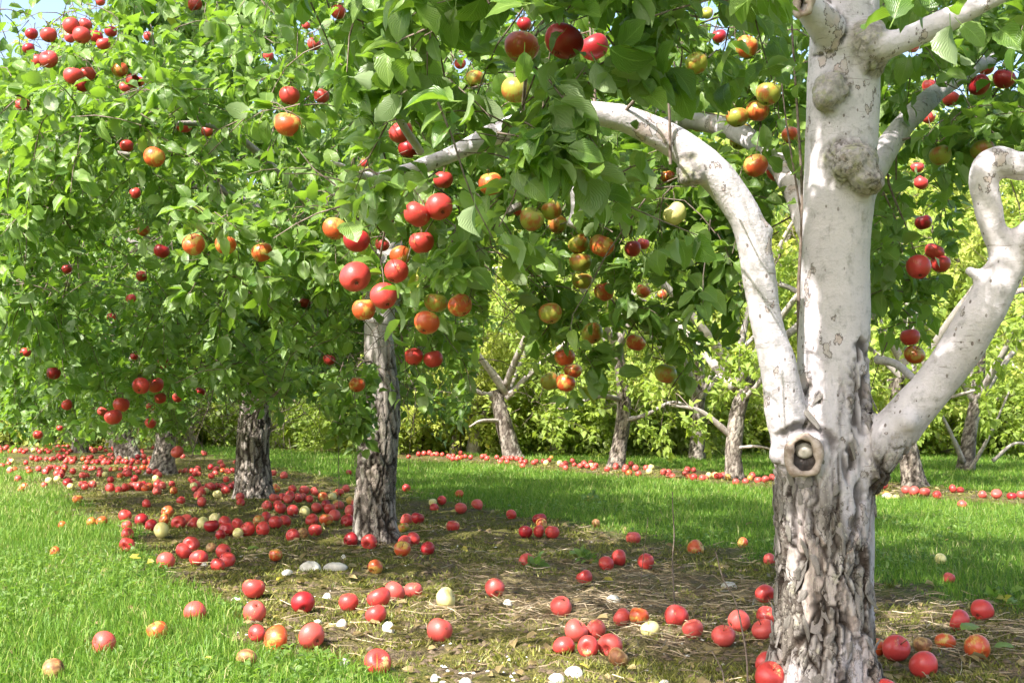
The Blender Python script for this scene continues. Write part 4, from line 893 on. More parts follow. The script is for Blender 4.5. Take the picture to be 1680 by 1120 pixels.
# ------------------------------------------------------------------ the sunlit wood behind: trees and low shrubs
def proto_tree(h, rx, leafmat, nblob, L, seed):
    lv, tb = Leaves(), Tubes(); r_ = np.random.default_rng(seed); wood = Tubes()
    tpts = np.array([(0, 0, -.1), (.05, 0, h*.2), (-.05, .05, h*.45), (0, 0, h*.8)]); wood.add(tpts, np.array([.16, .12, .09, .03]), 20, 10, cap=True)
    ls = [(tpts, np.array([.16, .12, .09, .03]))]
    for pts, r0 in limbs_for((0, 0), h*.35, 6, rx*.85, h*.35, .06, seed): ls.append((np.array(pts), np.linspace(r0, r0*.3, 4))); wood.add(np.array(pts), np.linspace(r0, r0*.3, 4), 12, 7)
    cs = []
    while len(cs) < nblob:
        q = unit(r_.normal(size=3))*r_.uniform(.3, 1)**.5; c = np.array([0, 0, h*.54])+q*np.array([rx, rx, h*.5])
        if c[2] > (.25 if h > 3 else .08): cs.append(c)
    for c in cs:
        for i in range(6): twig(lv, tb, c+rng.normal(size=3)*.16, unit(rng.normal(size=3)+[0, 0, .2]), rng.uniform(.4, .75), L, 4, .085, tube=False)
    p, d, n, LL = lv.cat(); rnd = rng.beta(2, 2.2, len(p))
    z0 = np.zeros(3); f = mesh_leaves('crown', p, lv.frames(d, n), LL, rnd, 'lo', leafmat, None, z0)
    V, Q, T = wood.arrays(); n_ = len(V); tr = add_mesh('trunk', V, Q, T, M['bark_far'], attrs={'rough': np.full(n_, .5), 'plate': np.full(n_, .5), 'crack': np.zeros(n_), 'burr': np.zeros(n_)})
    out = (tr.data, f.data); bpy.data.objects.remove(tr); bpy.data.objects.remove(f); return out
PT = [proto_tree(5.6, 2.1, M['leaf_wood'], 92, .13, 1), proto_tree(6.6, 2.3, M['leaf_wood'], 105, .14, 2), proto_tree(5.2, 2.2, M['leaf_far'], 92, .13, 3)]
PS = [proto_tree(1.7, 1.1, M['leaf_wood'], 34, .10, 4), proto_tree(1.4, 1.2, M['leaf_far'], 34, .10, 5)]
wood_xy = []
for yy, stp in ((23.5, 2.5), (27.5, 3.0), (32.5, 3.6)):
    xw = .45*yy+3
    for x in np.arange(-xw-2, xw, stp): wood_xy.append((x+rng.uniform(-.5, .5), yy+rng.uniform(-.9, .9)-.12*x))
for x, y in wood_xy:
    if y < 22.6: y = 22.6+rng.random()
    t = empty('woodland_tree', (x, y, 0), rng.uniform(0, 6.28), rng.uniform(.88, 1.18)); tag(t, 'bright yellow-green tree in the sunlit wood behind the orchard rows', 'tree', 'trees of the wood behind the orchard')
    pr = PT[int(rng.integers(0, 3))]
    for nm, dt in zip(('trunk', 'crown'), pr): o = bpy.data.objects.new(nm, dt); col.objects.link(o); o.parent = t
for x, y in [(x, 20.9-.12*x) for x in np.arange(-10.5, 10.5, 1.5)]+[(x, 19.0-.10*x) for x in np.arange(-6.6, 9.6, 1.5)]+[(x, 18.2-.12*x) for x in np.arange(-1.9, 8.6, 1.15)]:
    y += rng.uniform(-.35, .35)
    if x < -3 and y < 20.3: y = 20.6
    t = empty('shrub', (x+rng.uniform(-.3, .3), y, 0), rng.uniform(0, 6.28), rng.uniform(.7, 1.1)); tag(t, 'low leafy green shrub at the edge of the wood behind the orchard', 'shrub', 'shrubs along the edge of the wood')
    pr = PS[int(rng.integers(0, 2))]
    for nm, dt in zip(('stem', 'crown'), pr): o = bpy.data.objects.new(nm, dt); col.objects.link(o); o.parent = t
print('wood done')

# ------------------------------------------------------------------ apples
def apple_mesh(nu, nv, seed):
    r_ = np.random.default_rng(seed); ph = np.linspace(0, math.pi, nv)
    sq = r_.uniform(.86, .97); taper = r_.uniform(.04, .13); lob = r_.uniform(.0, .025)
    V = []
    for j, p_ in enumerate(ph):
        th = np.arange(nu)*2*math.pi/nu; rad = math.sin(p_)**.92*(1+taper*math.cos(p_))
        z = math.cos(p_)*sq; q = math.sin(p_)
        z -= .34*math.exp(-(q/.26)**2) if p_ < 1.57 else -.20*math.exp(-(q/.24)**2)
        l = 1+lob*np.cos(5*th+1)*(1 if p_ > 1.2 else .4)+.015*np.cos(2*th+seed)
        if j in (0, nv-1): V.append((0, 0, z)); continue
        V += [(rad*a*math.cos(t), rad*a*math.sin(t), z) for a, t in zip(l, th)]
    Q, T = [], []
    for j in range(nv-3):
        for i in range(nu): a = 1+j*nu; Q.append((a+i, a+nu+i, a+nu+(i+1) % nu, a+(i+1) % nu))
    for i in range(nu): T.append((0, 1+i, 1+(i+1) % nu)); b = 1+(nv-3)*nu; T.append((len(V)-1, b+(i+1) % nu, b+i))
    return np.array(V), Q, T
APROTO = {}
def apple_data(cls, var, lod):
    key = (cls, var, lod)
    if key not in APROTO:
        V, Q, T = apple_mesh(*((26, 20) if lod else (14, 11)), 400+var)
        o = add_mesh('apple', V, Q, T, AM[cls]); APROTO[key] = o.data; bpy.data.objects.remove(o)
    return APROTO[key]
def _stem():
    tb = Tubes(); tb.add(np.array([(0, 0, .60), (.02, 0, .85), (.08, .02, 1.12), (.12, .03, 1.2)]), np.array([.045, .032, .035, .055]), 8, 6, cap=True); o = tb.build('stem', M['stem']); d = o.data; bpy.data.objects.remove(o); return d
def _calyx():
    V, T = [(0, 0, -.70)], []
    for i in range(5):
        a = i*2*math.pi/5; V += [(.13*math.cos(a-.4), .13*math.sin(a-.4), -.74), (.13*math.cos(a+.4), .13*math.sin(a+.4), -.74), (.10*math.cos(a), .10*math.sin(a), -.86)]; b = 1+3*i; T += [(0, b+1, b), (b, b+1, b+2)]
    o = add_mesh('calyx', V, None, T, M['calyx'], smooth=False); d = o.data; bpy.data.objects.remove(o); return d
STEM, CALYX = _stem(), _calyx()
def put_apple(pos, rad, cls, quat, label, group, parts, lod=1, cat='apple', name='apple'):
    o = bpy.data.objects.new(name, apple_data(cls, int(rng.integers(0, 5)), lod)); col.objects.link(o)
    o.location = pos; o.rotation_mode = 'QUATERNION'; o.rotation_quaternion = quat; o.scale = tuple(rad*rng.uniform(.93, 1.05, 3)); tag(o, label, cat, group)
    if parts:
        for nm, dt in (('stem', STEM), ('calyx', CALYX)): q = bpy.data.objects.new(nm, dt); col.objects.link(q); q.parent = o
    return o
ORD = ['first', 'second', 'third', 'fourth', 'fifth', 'sixth', 'seventh', 'eighth', 'ninth', 'tenth', 'eleventh', 'twelfth', 'thirteenth', 'fourteenth', 'fifteenth', 'sixteenth', 'seventeenth', 'eighteenth', 'nineteenth', 'twentieth']
def labels_for(items, phrases, noun):
    out = [None]*len(items); by = {}
    for i, it in enumerate(items): by.setdefault(it[4], []).append(i)
    for cl, ids in by.items():
        ph = phrases[cl]; xs_ = [items[i][0] for i in ids]; ys_ = [items[i][1] for i in ids]
        if len(ids) == 1: out[ids[0]] = f"{CNAME[items[ids[0]][3]]} {noun} {ph}"; continue
        vert = (max(ys_)-min(ys_)) > 1.1*(max(xs_)-min(xs_))
        ids = sorted(ids, key=lambda i: items[i][1] if vert else items[i][0]); n = len(ids)
        for k, i in enumerate(ids):
            if vert: o = 'topmost' if k == 0 else 'lowest' if k == n-1 else f'{ORD[k]} from top'
            else: o = 'leftmost' if k == 0 else 'rightmost' if k == n-1 else f'{ORD[k]} from left' if k < n/2 else f'{ORD[n-1-k]} from right'
            out[i] = f"{CNAME[items[i][3]]} {noun}, {o} of {ph}"
    return out
def rq(axis, ang): return Quaternion(axis, ang)
hl = labels_for(HANG, HPH, 'apple')
for i, (px, py, d_, c_, cl) in enumerate(HANG):
    tilt = Quaternion((rng.normal(), rng.normal(), .01), abs(rng.normal())*.35+.1)
    if i == 38: tilt = Quaternion((1, .25, 0), -1.0)                        # the eye end faces us
    q = tilt @ Quaternion((0, 0, 1), rng.uniform(0, 6.28))
    rad = .53*d_*HP[i][1]/FPX; rad = min(max(rad, .030), .045)
    put_apple(HP[i], rad, c_, q, hl[i], 'apples hanging in the trees', d_ >= 22)

# fallen apples: px, py (centre), diameter, colour, cluster
FALL = [
 (88,1090,38,'b','a'),(171,1048,40,'p','a'),(258,1030,34,'o','a'),(320,1000,38,'p','a'),(405,1072,36,'b','a'),(421,1034,30,'r','a'),
 (452,1044,45,'o','b'),(512,1043,43,'p','b'),(416,961,36,'r','c'),(418,990,45,'p','c'),(497,980,43,'d','d'),
 (572,983,32,'r','e'),(647,965,36,'p','e'),(678,961,32,'p','e'),(622,979,42,'r','e'),(617,1007,35,'r','e'),
 (731,977,36,'y','f'),(812,961,33,'p','g'),(721,1027,46,'p','h'),(619,1076,46,'r','i'),(921,990,36,'p','k'),
 (945,1032,40,'p','j'),(978,1031,32,'p','j'),(925,1050,36,'r','j'),(965,1057,36,'r','j'),(1002,1051,42,'p','j'),(1014,1068,36,'b','j'),
 (1022,1008,30,'p','l'),(1047,1009,35,'o','l'),(1067,1031,30,'y','l'),(1110,1008,42,'r','m'),(1137,1030,35,'p','m'),
 (1187,1037,40,'p','n'),(1212,1018,38,'p','n'),(1253,1030,37,'p','n'),(1257,1005,34,'r','n'),(1254,969,32,'r','n'),(1256,1076,36,'r','n'),(1279,1112,50,'r','n'),
 (1436,1055,34,'o','o'),(1470,1058,47,'r','o'),(1516,1086,47,'r','o'),(1455,1122,46,'r','o'),(1514,1057,32,'b','o'),(1551,1046,33,'o','o'),(1575,1021,36,'r','o'),(1604,1058,43,'o','o'),(1611,1002,38,'r','o'),
 (864,912,26,'p','q'),(959,936,28,'r','q'),(995,915,27,'r','q'),(1015,911,28,'r','q'),(1060,920,28,'r','q'),(1039,877,25,'p','q'),(1141,896,28,'o','q'),(1219,892,19,'o','q'),(1262,915,22,'p','q'),(978,856,14,'b','q'),
 (862,870,23,'d','s'),(885,850,23,'d','s'),(888,858,20,'o','s'),(884,870,22,'r','s'),(906,871,23,'r','s'),
 (743,862,22,'r','t'),(756,833,22,'p','t'),(783,830,20,'p','t'),(839,842,18,'r','t'),(710,823,14,'y','t'),
 (660,900,28,'o','u'),(702,901,24,'d','u'),(664,884,22,'r','u'),(678,880,25,'r','u'),(667,848,24,'p','u'),(685,851,22,'d','u'),(662,862,20,'g','u'),
 (575,880,28,'d','v'),(606,884,28,'r','v'),(616,928,26,'o','w'),(452,909,22,'o','x'),(480,878,23,'r','y'),(497,873,20,'b','y'),
 (272,917,30,'p','z'),(301,905,28,'r','z'),(314,887,27,'r','z'),(326,910,30,'r','z'),(346,900,18,'b','z'),(367,906,26,'r','z'),(372,916,28,'r','z'),(357,924,23,'r','z'),
 (205,845,22,'r','aa'),(232,848,24,'d','aa'),(248,857,21,'d','aa'),(275,836,22,'o','aa'),(270,852,20,'o','aa'),(264,870,28,'y','aa'),(293,855,24,'r','aa'),(306,845,20,'p','aa'),(318,853,24,'r','aa'),(333,858,22,'y','aa'),(347,865,24,'d','aa'),(368,851,24,'r','aa'),(371,870,24,'d','aa'),(362,879,18,'d','aa'),(390,860,19,'r','aa'),(392,873,18,'y','aa'),(411,868,26,'r','aa'),(352,846,18,'y','aa'),
 (208,859,18,'p','bb'),(209,873,22,'r','bb'),(209,891,26,'r','bb'),(150,853,16,'o','cc'),(167,852,18,'o','cc'),(102,860,10,'o','cc'),(90,903,16,'o','cc'),(127,818,17,'o','cc'),(40,797,12,'o','cc'),(35,803,10,'o','cc'),
 (425,868,26,'r','dd'),(452,856,26,'r','dd'),(467,847,26,'r','dd'),(517,862,27,'r','dd'),(512,847,24,'r','dd'),(535,850,24,'o','dd'),(549,844,22,'p','dd'),(570,849,24,'d','dd'),(575,833,20,'p','dd'),(541,829,22,'r','dd'),(436,842,22,'r','dd'),(424,850,20,'o','dd'),(480,835,20,'r','dd'),(500,833,20,'y','dd'),(520,830,18,'p','dd'),(556,826,18,'p','dd'),(460,828,20,'r','dd'),(440,824,19,'p','dd'),
 (490,811,21,'p','ee'),(500,804,19,'p','ee'),(515,805,16,'p','ee'),(475,815,20,'r','ee'),(463,812,18,'r','ee'),(450,818,18,'p','ee'),(557,806,16,'r','ee'),(452,799,16,'o','ee'),(447,774,15,'p','ee'),(466,778,14,'p','ee'),(530,815,17,'o','ee'),(545,812,16,'y','ee'),(480,800,15,'r','ee'),
 (111,792,17,'d','ff'),(137,790,15,'r','ff'),(151,790,14,'p','ff'),(180,797,16,'r','ff'),(205,796,16,'r','ff'),(229,796,18,'r','ff'),(240,823,16,'r','ff'),(297,820,15,'r','ff'),(330,806,16,'r','ff'),(322,795,15,'p','ff'),(325,812,15,'p','ff'),(337,806,13,'y','ff'),(370,803,17,'r','ff'),(258,804,16,'p','ff'),(266,796,15,'p','ff'),(285,806,14,'o','ff'),(80,786,13,'y','ff'),(94,782,12,'y','ff'),
 (1500,803,18,'p','gg'),(1487,801,16,'p','gg'),(1517,804,17,'p','gg'),(1537,806,16,'r','gg'),(1563,801,14,'r','gg'),(1576,800,13,'r','gg'),(1612,808,14,'p','gg'),(1635,809,17,'p','gg'),(1660,812,16,'d','gg'),(1676,810,16,'p','gg'),(1579,826,16,'p','gg'),(1458,811,12,'y','gg'),(1470,812,12,'y','gg'),(1557,948,17,'p','hh'),(1543,917,11,'y','hh')]
FPH = {'a': 'six sunk in the grass at bottom left', 'b': "the pair by the grass tongue", 'c': "the pair nearest the grass edge", 'd': 'lying alone on moss, casting a clear shadow', 'e': "the five left of the yellow apple",
 'f': 'lying alone on moss at centre bottom', 'g': 'alone right of the lone yellow apple', 'h': 'alone just in front of the lone yellow apple', 'i': 'alone at the bottom edge, its stem end facing us', 'k': 'alone behind the heap of six',
 'j': 'the heap of six on straw', 'l': 'the trio right of the heap of six', 'm': 'the pair between trio and thin dark stalk', 'n': "the seven left of the white trunk", 'o': "the nine right of the white trunk",
 'q': 'the scatter on straw along the lawn edge', 's': 'the clump of five behind the straw', 't': "the few right of the second trunk", 'u': "the bunch at second trunk's right foot", 'v': 'the pair touching the second trunk front',
 'w': 'alone in front of the second trunk', 'x': 'alone behind the flat white stones', 'y': 'the pair left of the second trunk on moss', 'z': 'the eight clustered near the left lawn edge', 'aa': 'the long band lying across the left strip',
 'bb': 'the three lined up at the left lawn edge', 'cc': 'those out on the left lawn', 'dd': 'the crowd left of the second trunk', 'ee': "the crowd between second and third trunks", 'ff': "the far line left of third trunk", 'gg': "the line under the right limb", 'hh': 'the two lost in the right lawn'}
fl = labels_for(FALL, FPH, 'windfall')
items = []
for i, (px, py, d_, c_, cl) in enumerate(FALL):
    x, y = gpt(px, py+d_*.42); rad = .5*d_*y/FPX; rad = min(max(rad, .028), .044); items.append([x, y, rad, c_, fl[i], d_, 'windfalls under the near trees' if cl not in ('gg', 'hh') else 'windfalls beside the second row'])
cols = list('rrrrrrrppppppoodyd')
far = []
def try_far(x, y, lab, grp):
    far.append([x, y, rng.uniform(.030, .038), cols[int(rng.integers(0, len(cols)))], lab, 2*.034*FPX/y, grp])
while len(far) < 300:                                   # crowded strip under the near row, from the third tree back
    y = 9.0+11.0*rng.random()**.9; x = row1x(y)+rng.normal()*.72+(.1 if rng.random() < .5 else -.3)
    if n2(x, y, 1.3, 77)[0]+.25 < rng.random()*.6: continue
    px, py, z = proj(np.array([x, y, .03]))
    if py[0] > 832 or (py[0] > 800 and px[0] < 330): continue
    try_far(x, y, 'small windfall in the crowded far strip below the left row of trees', 'windfalls far along the near row')
n1 = len(far)
while len(far) < n1+130:
    y = rng.uniform(10.2, 17.6); x = row2x(y)+rng.normal()*.36-.1
    px, py, z = proj(np.array([x, y, .03]))
    if px[0] > 1700 or (1455 < px[0]): continue
    try_far(x, y, 'tiny pinkish windfall in the far strip below the second row of trees', 'windfalls far along the second row'); far[-1][3] = 'p' if rng.random() < .75 else 'ory'[int(rng.integers(0, 3))]
allf = items+far
XY = np.array([a[:2] for a in allf]); RR = np.array([a[2] for a in allf]); XY0 = XY.copy()
TR = [(x, y, .135 if k == 0 else .13) for k, (x, y) in enumerate(ROW1)]+[(x, y, .13) for x, y in ROW2]
for it in range(60):                                     # nothing runs into anything else
    dv = XY[:, None]-XY[None]; D = np.sqrt((dv**2).sum(-1))+1e-6; ov = (RR[:, None]+RR[None])*.985-D; np.fill_diagonal(ov, 0); ov = np.clip(ov, 0, None)
    XY += (dv/D[..., None]*ov[..., None]).sum(1)*.35
    for tx, ty, tr in TR:
        dv = XY-[tx, ty]; D = np.sqrt((dv**2).sum(1)); o_ = np.clip(tr+RR*.9-D, 0, None); XY += dv/(D[:, None]+1e-6)*o_[:, None]
HZ = hgt(XY[:, 0], XY[:, 1]); SM = strip_mask(XY[:, 0], XY[:, 1])
order = np.argsort(-np.array([a[5] for a in allf])); single = set(range(len(items))); rest = []
EYE = {'apple': (0, 0)}
for i, a in enumerate(allf):
    rad = a[2]; pos = (XY[i, 0], XY[i, 1], HZ[i]+rad*(.80 if SM[i] > .4 else .66))
    q = Quaternion((rng.normal(), rng.normal(), rng.normal()), rng.uniform(0, 6.28))
    if i in (10, 17, 46): q = Quaternion((1, 0, 0), R(-62)) @ Quaternion((0, 1, 0), R(-14))        # calyx towards us
    if i in (19, 40): q = Quaternion((1, 0, 0), R(50)) @ Quaternion((0, 1, 0), R(20))             # stem dimple towards us
    if i in single: put_apple(pos, rad, a[3], q, a[4], a[6], a[5] >= 26, 1 if a[5] > 20 else 0)
    else: rest.append((pos, rad, a[3]))
V0, Q0, T0 = apple_mesh(10, 7, 401); V, Q, T, MI = [], [], [], []; fm = ['r', 'p', 'o', 'y', 'd']
for k, (pos, rad, c_) in enumerate(rest):
    V.append(V0@np.array(Quaternion((rng.normal(), rng.normal(), rng.normal()), 2.).to_matrix())*rad+np.array(pos)); Q.append(np.array(Q0)+k*len(V0)); T.append(np.array(T0)+k*len(V0)); MI.append(fm.index(c_))
o = add_mesh('distant_windfalls', np.vstack(V), np.vstack(Q), np.vstack(T), AM['r']); tag(o, 'mass of small fallen apples crowding the far ends of both tree strips', 'apples', kind='stuff')
for c_ in fm[1:]: o.data.materials.append(AM[c_])
MI = np.array(MI, np.int32); o.data.polygons.foreach_set('material_index', np.concatenate([np.repeat(MI, len(Q0)), np.repeat(MI, len(T0))]))
print('apples', len(items), len(far), len(rest))

# ------------------------------------------------------------------ grass, moss, straw, litter
APX = XY; 
def clear_of_apples(x, y, f=.8, lim=200):
    k = np.ones(len(x), bool)
    for i in range(min(len(items), lim)): k &= (x-XY[i, 0])**2+(y-XY[i, 1])**2 > (RR[i]*f)**2
    return k
def blades(name, x, y, L, wd, lean, mat, rnd, label, cat, two=True, face=None):
    n = len(x); z = hgt(x, y)-.002; b = np.stack([x, y, z], 1); az = rng.uniform(0, 6.283, n); la = rng.uniform(0, 6.283, n)
    s = np.stack([np.cos(az), np.sin(az), np.zeros(n)], 1)*wd[:, None]*.5; l = np.stack([np.cos(la), np.sin(la), np.zeros(n)], 1)*(lean*L)[:, None]
    up = np.array([0, 0, 1.])*L[:, None]
    if two:
        mid = b+l*.32+up*.58; tip = b+l+up*(1-.35*lean[:, None]**2)
        V = np.stack([b-s, b+s, mid+s*.75, mid-s*.75, tip], 1); k = np.arange(n)*5
        q = np.stack([k, k+1, k+2, k+3], 1); t = np.stack([k+3, k+2, k+4], 1); rep = 5
    else:
        tip = b+l+up; V = np.stack([b-s, b+s, tip], 1); k = np.arange(n)*3; q = None; t = np.stack([k, k+1, k+2], 1); rep = 3
    o = add_mesh(name, V.reshape(-1, 3), q, t, mat, attrs={'rnd': np.repeat(rnd, rep)}); tag(o, label, cat, kind='stuff'); return o
def sample(n, y0, y1, pw, xm=.44, add=.5):
    y = y0*(y1/y0)**(rng.random(n)**pw); x = (rng.random(n)*2-1)*(xm*y+add); return x, y
trk = [(a, b, .17) for a, b in ROW1+ROW2]
def no_trunk(x, y):
    k = np.ones(len(x), bool)
    for a, b, r_ in trk: k &= (x-a)**2+(y-b)**2 > r_*r_
    return k
x, y = sample(205000, 2.7, 7.5, 1.0, .48, .8); k = (strip_mask(x, y) < rng.random(len(x))*.75) & clear_of_apples(x, y, .7); x, y = x[k], y[k]
dry = n2(x, y, 1.4, 91)*.5+n2(x, y, 6., 92)*.4
ln = np.clip(rng.gamma(5, .0068, len(x)), .012, .10)*(1-.3*sm(.1, .5, dry)); rn = np.clip(rng.beta(2, 3, len(x))+.45*sm(.05, .55, dry)*rng.random(len(x))+.25*(rng.random(len(x)) < .06), 0, 1)
blades('lawn_grass', x, y, ln, rng.uniform(.0022, .0042, len(x)), rng.uniform(.15, 1.0, len(x)), M['grass'], rn, 'long green lawn grass in the foreground on both sides of the trees', 'grass')
x, y = sample(290000, 7.2, 22., .9, .46, 1.0); k = (strip_mask(x, y) < rng.random(len(x))*.8) & no_trunk(x, y); x, y = x[k], y[k]
dry = n2(x, y, .9, 93)*.5+n2(x, y, 5., 94)*.3+.55*np.exp(-(((x+4.2)/1.5)**2+((y-11.5)/2.6)**2))
ln = np.clip(rng.gamma(5, .0068, len(x)), .012, .10); rn = np.clip(rng.beta(2.2, 2.8, len(x))+.5*sm(.1, .5, dry)*rng.random(len(x)), 0, 1)
blades('far_lawn_grass', x, y, ln, .0035+.0007*(y-5)*rng.uniform(.6, 1.2, len(x)), rng.uniform(.1, .8, len(x)), M['grass'], rn, 'sunlit green grass of the lane between the rows', 'grass', two=False)
# moss cushions under the trees
x, y = sample(330000, 3.0, 16., 1.1); mm = strip_mask(x, y)*(1-.45*straw_mask(x, y)); den = sm(-.25, .35, n2(x, y, 3.2, 55)+.5*n2(x, y, 14., 56))
k = (mm*den > rng.random(len(x))*.9) & clear_of_apples(x, y, .75) & no_trunk(x, y); x, y = x[k], y[k]
blades('moss', x, y, rng.uniform(.008, .028, len(x)), rng.uniform(.003, .007, len(x))*(1+.14*(y-3)), rng.uniform(.3, 1.3, len(x)), M['moss'], np.clip(rng.beta(2, 2, len(x))+.25*n2(x, y, 4., 57), 0, 1), 'olive moss carpet under the near row of trees', 'moss', two=False)
# straw and dead grass stems
def straws(name, n, y0, y1, mask, label):
    x, y = sample(n, y0, y1, 1.1); k = mask(x, y) > rng.random(len(x)); x, y = x[k], y[k]; k = clear_of_apples(x, y, .8) & no_trunk(x, y); x, y = x[k], y[k]; n = len(x)
    a = rng.normal(0, 1.1, n)+rng.choice([0, math.pi], n); L = rng.gamma(4, .018, n).clip(.025, .2); d = np.stack([np.cos(a), np.sin(a)], 1)
    pts = []; bend = rng.normal(size=n)*.18; perp = np.stack([-d[:, 1], d[:, 0]], 1); lift = rng.uniform(.0, .022, n)
    for t in (-.5, 0, .5):
        q = np.stack([x, y], 1)+d*(t*L)[:, None]+perp*(bend*L*(t*t-.1))[:, None]; pts.append(np.column_stack([q, hgt(q[:, 0], q[:, 1])+.004+lift*(1+t*rng.uniform(-1, 1, n))]))
    wd = rng.uniform(.0008, .0018, n); sv = np.column_stack([perp*wd[:, None]*.6, wd*.8])
    V = np.stack([pts[0]-sv, pts[0]+sv, pts[1]+sv, pts[1]-sv, pts[2]+sv*.6, pts[2]-sv*.6], 1).reshape(-1, 3); k = np.arange(n)*6
    o = add_mesh(name, V, np.vstack([np.stack([k, k+1, k+2, k+3], 1), np.stack([k+3, k+2, k+4, k+5], 1)]), None, M['straw'], attrs={'rnd': np.repeat(rng.random(n), 6)}); tag(o, label, 'straw', kind='stuff')
straws('dry_straw', 17000, 3.1, 7.0, lambda x, y: np.clip(straw_mask(x, y)*.95+.07*strip_mask(x, y), 0, 1)*strip_mask(x, y), 'pale dry straw strewn on the ground at centre and right')
straws('dead_grass', 26000, 4.0, 15.0, lambda x, y: .6*strip_mask(x, y)*sm(-.1, .4, n2(x, y, 2.4, 66)), 'dry grass litter along the strips')
# pebbles and crumbs
def pebbles(name, n, y0, y1, r0, r1, mask, mat, label, cat):
    x, y = sample(n, y0, y1, 1.1); k = (mask(x, y) > rng.random(len(x))) & clear_of_apples(x, y, 1.25) & no_trunk(x, y); x, y = x[k], y[k]; n = len(x); r_ = rng.uniform(r0, r1, n)**1
    o8 = np.array([(1, 0, 0), (.5, .87, 0), (-.5, .87, 0), (-1, 0, 0), (-.5, -.87, 0), (.5, -.87, 0), (.1, .1, .62), (-.45, -.1, .5)]); V = o8[None]*rng.uniform(.6, 1.3, (n, 8, 1))*r_[:, None, None]
    a = rng.uniform(0, 6.28, n); c, s = np.cos(a)[:, None], np.sin(a)[:, None]; V = np.stack([V[..., 0]*c-V[..., 1]*s+x[:, None], V[..., 0]*s+V[..., 1]*c+y[:, None], V[..., 2]+hgt(x, y)[:, None]], -1)
    k = np.arange(n)[:, None]*8; f = np.array([(0, 1, 6), (1, 2, 6), (2, 7, 6), (2, 3, 7), (3, 4, 7), (4, 5, 6), (4, 6, 7), (5, 0, 6)])
    o = add_mesh(name, V.reshape(-1, 3), None, (f[None]+k[..., None]).reshape(-1, 3), mat, smooth=False); tag(o, label, cat, kind='stuff')
pebbles('pebbles', 2000, 3.1, 8., .003, .010, lambda x, y: strip_mask(x, y)*sm(-.1, .4, n2(x, y, 2.2, 44)), M['stone'], 'small pale pebbles scattered in the moss', 'pebbles')
M['soil'] = simple('soil_crumb', (.06, .042, .028), (.17, .125, .08), 60.)
pebbles('soil_crumbs', 14000, 3.1, 14., .004, .017, lambda x, y: strip_mask(x, y)*.8, M['soil'], 'dark crumbs of soil between the moss', 'soil')
# clover and small broad-leaved weeds in the lawn
x, y = sample(26000, 3.0, 10., 1.); k = (strip_mask(x, y) < .3) & (n2(x, y, 1.1, 61)+.5*n2(x, y, 6., 62) > .12) & clear_of_apples(x, y, 1.1); x, y = x[k], y[k]; n = len(x); lv = Leaves()
tag(mesh_leaves('clover', np.stack([x, y, hgt(x, y)+rng.uniform(.01, .035, n)], 1), lv.frames(np.stack([rng.normal(size=n), rng.normal(size=n), rng.normal(size=n)*.3], 1), np.stack([rng.normal(size=n)*.4, rng.normal(size=n)*.4, np.ones(n)], 1)), rng.uniform(.012, .032, n), rng.beta(2, 3, n), 'mid', M['leaf'], None, (0, 0, 0)), 'patches of clover and small broad-leaved weeds in the lawn', 'clover', kind='stuff')
# fallen leaves
M['litter'] = leaf_material('fallen_leaf', (.13, .085, .035), (.36, .28, .12), (.40, .36, .22), (.3, .24, .06), .2, .6, .2)
x, y = sample(4500, 3.2, 17., 1.); k = (strip_mask(x, y)*.8+.06 > rng.random(len(x))) & clear_of_apples(x, y, 1.2) & no_trunk(x, y); x, y = x[k], y[k]; n = len(x)
d = np.stack([rng.normal(size=n), rng.normal(size=n), rng.normal(size=n)*.15], 1); nn = np.stack([rng.normal(size=n)*.4, rng.normal(size=n)*.4, np.ones(n)], 1); lv = Leaves()
tag(mesh_leaves('fallen_leaves', np.stack([x, y, hgt(x, y)+.008], 1), lv.frames(d, nn), rng.uniform(.015, .058, n), rng.beta(2, 2, n), 'mid', M['litter'], None, (0, 0, 0)), 'curled dry leaves fallen among the moss and straw', 'leaves', kind='stuff')

# ------------------------------------------------------------------ stones, stalks and weeds one can point at
def stone(px, py, wpx, hpx, label, grp='pale stones in the moss'):
    x, y = gpt(px, py+hpx*.5); s = y/FPX; a, h = wpx*.5*s, hpx*s*1.0; nu, nv = 14, 7; V = [(0, 0, h)]
    r_ = np.random.default_rng(int(px)); pa = r_.uniform(0, 6.28)
    for j in range(1, nv):
        p_ = j/(nv-1)*math.pi*.62
        for i in range(nu):
            t = i*2*math.pi/nu; k = 1+.16*math.cos(2*t+pa)+.09*math.cos(5*t+pa*2)+r_.normal()*.03; V.append((a*k*math.sin(p_)*math.cos(t), a*.75*k*math.sin(p_)*math.sin(t), h*math.cos(p_)*(1+.08*math.cos(3*t))))
    Q = [(1+j*nu+i, 1+(j+1)*nu+i, 1+(j+1)*nu+(i+1) % nu, 1+j*nu+(i+1) % nu) for j in range(nv-2) for i in range(nu)]; T = [(0, 1+i, 1+(i+1) % nu) for i in range(nu)]
    o = add_mesh('stone', V, Q, T, M['stone'], loc=(x, y, float(hgt(x, y))+h*.12)); tag(o, label, 'stone', grp)
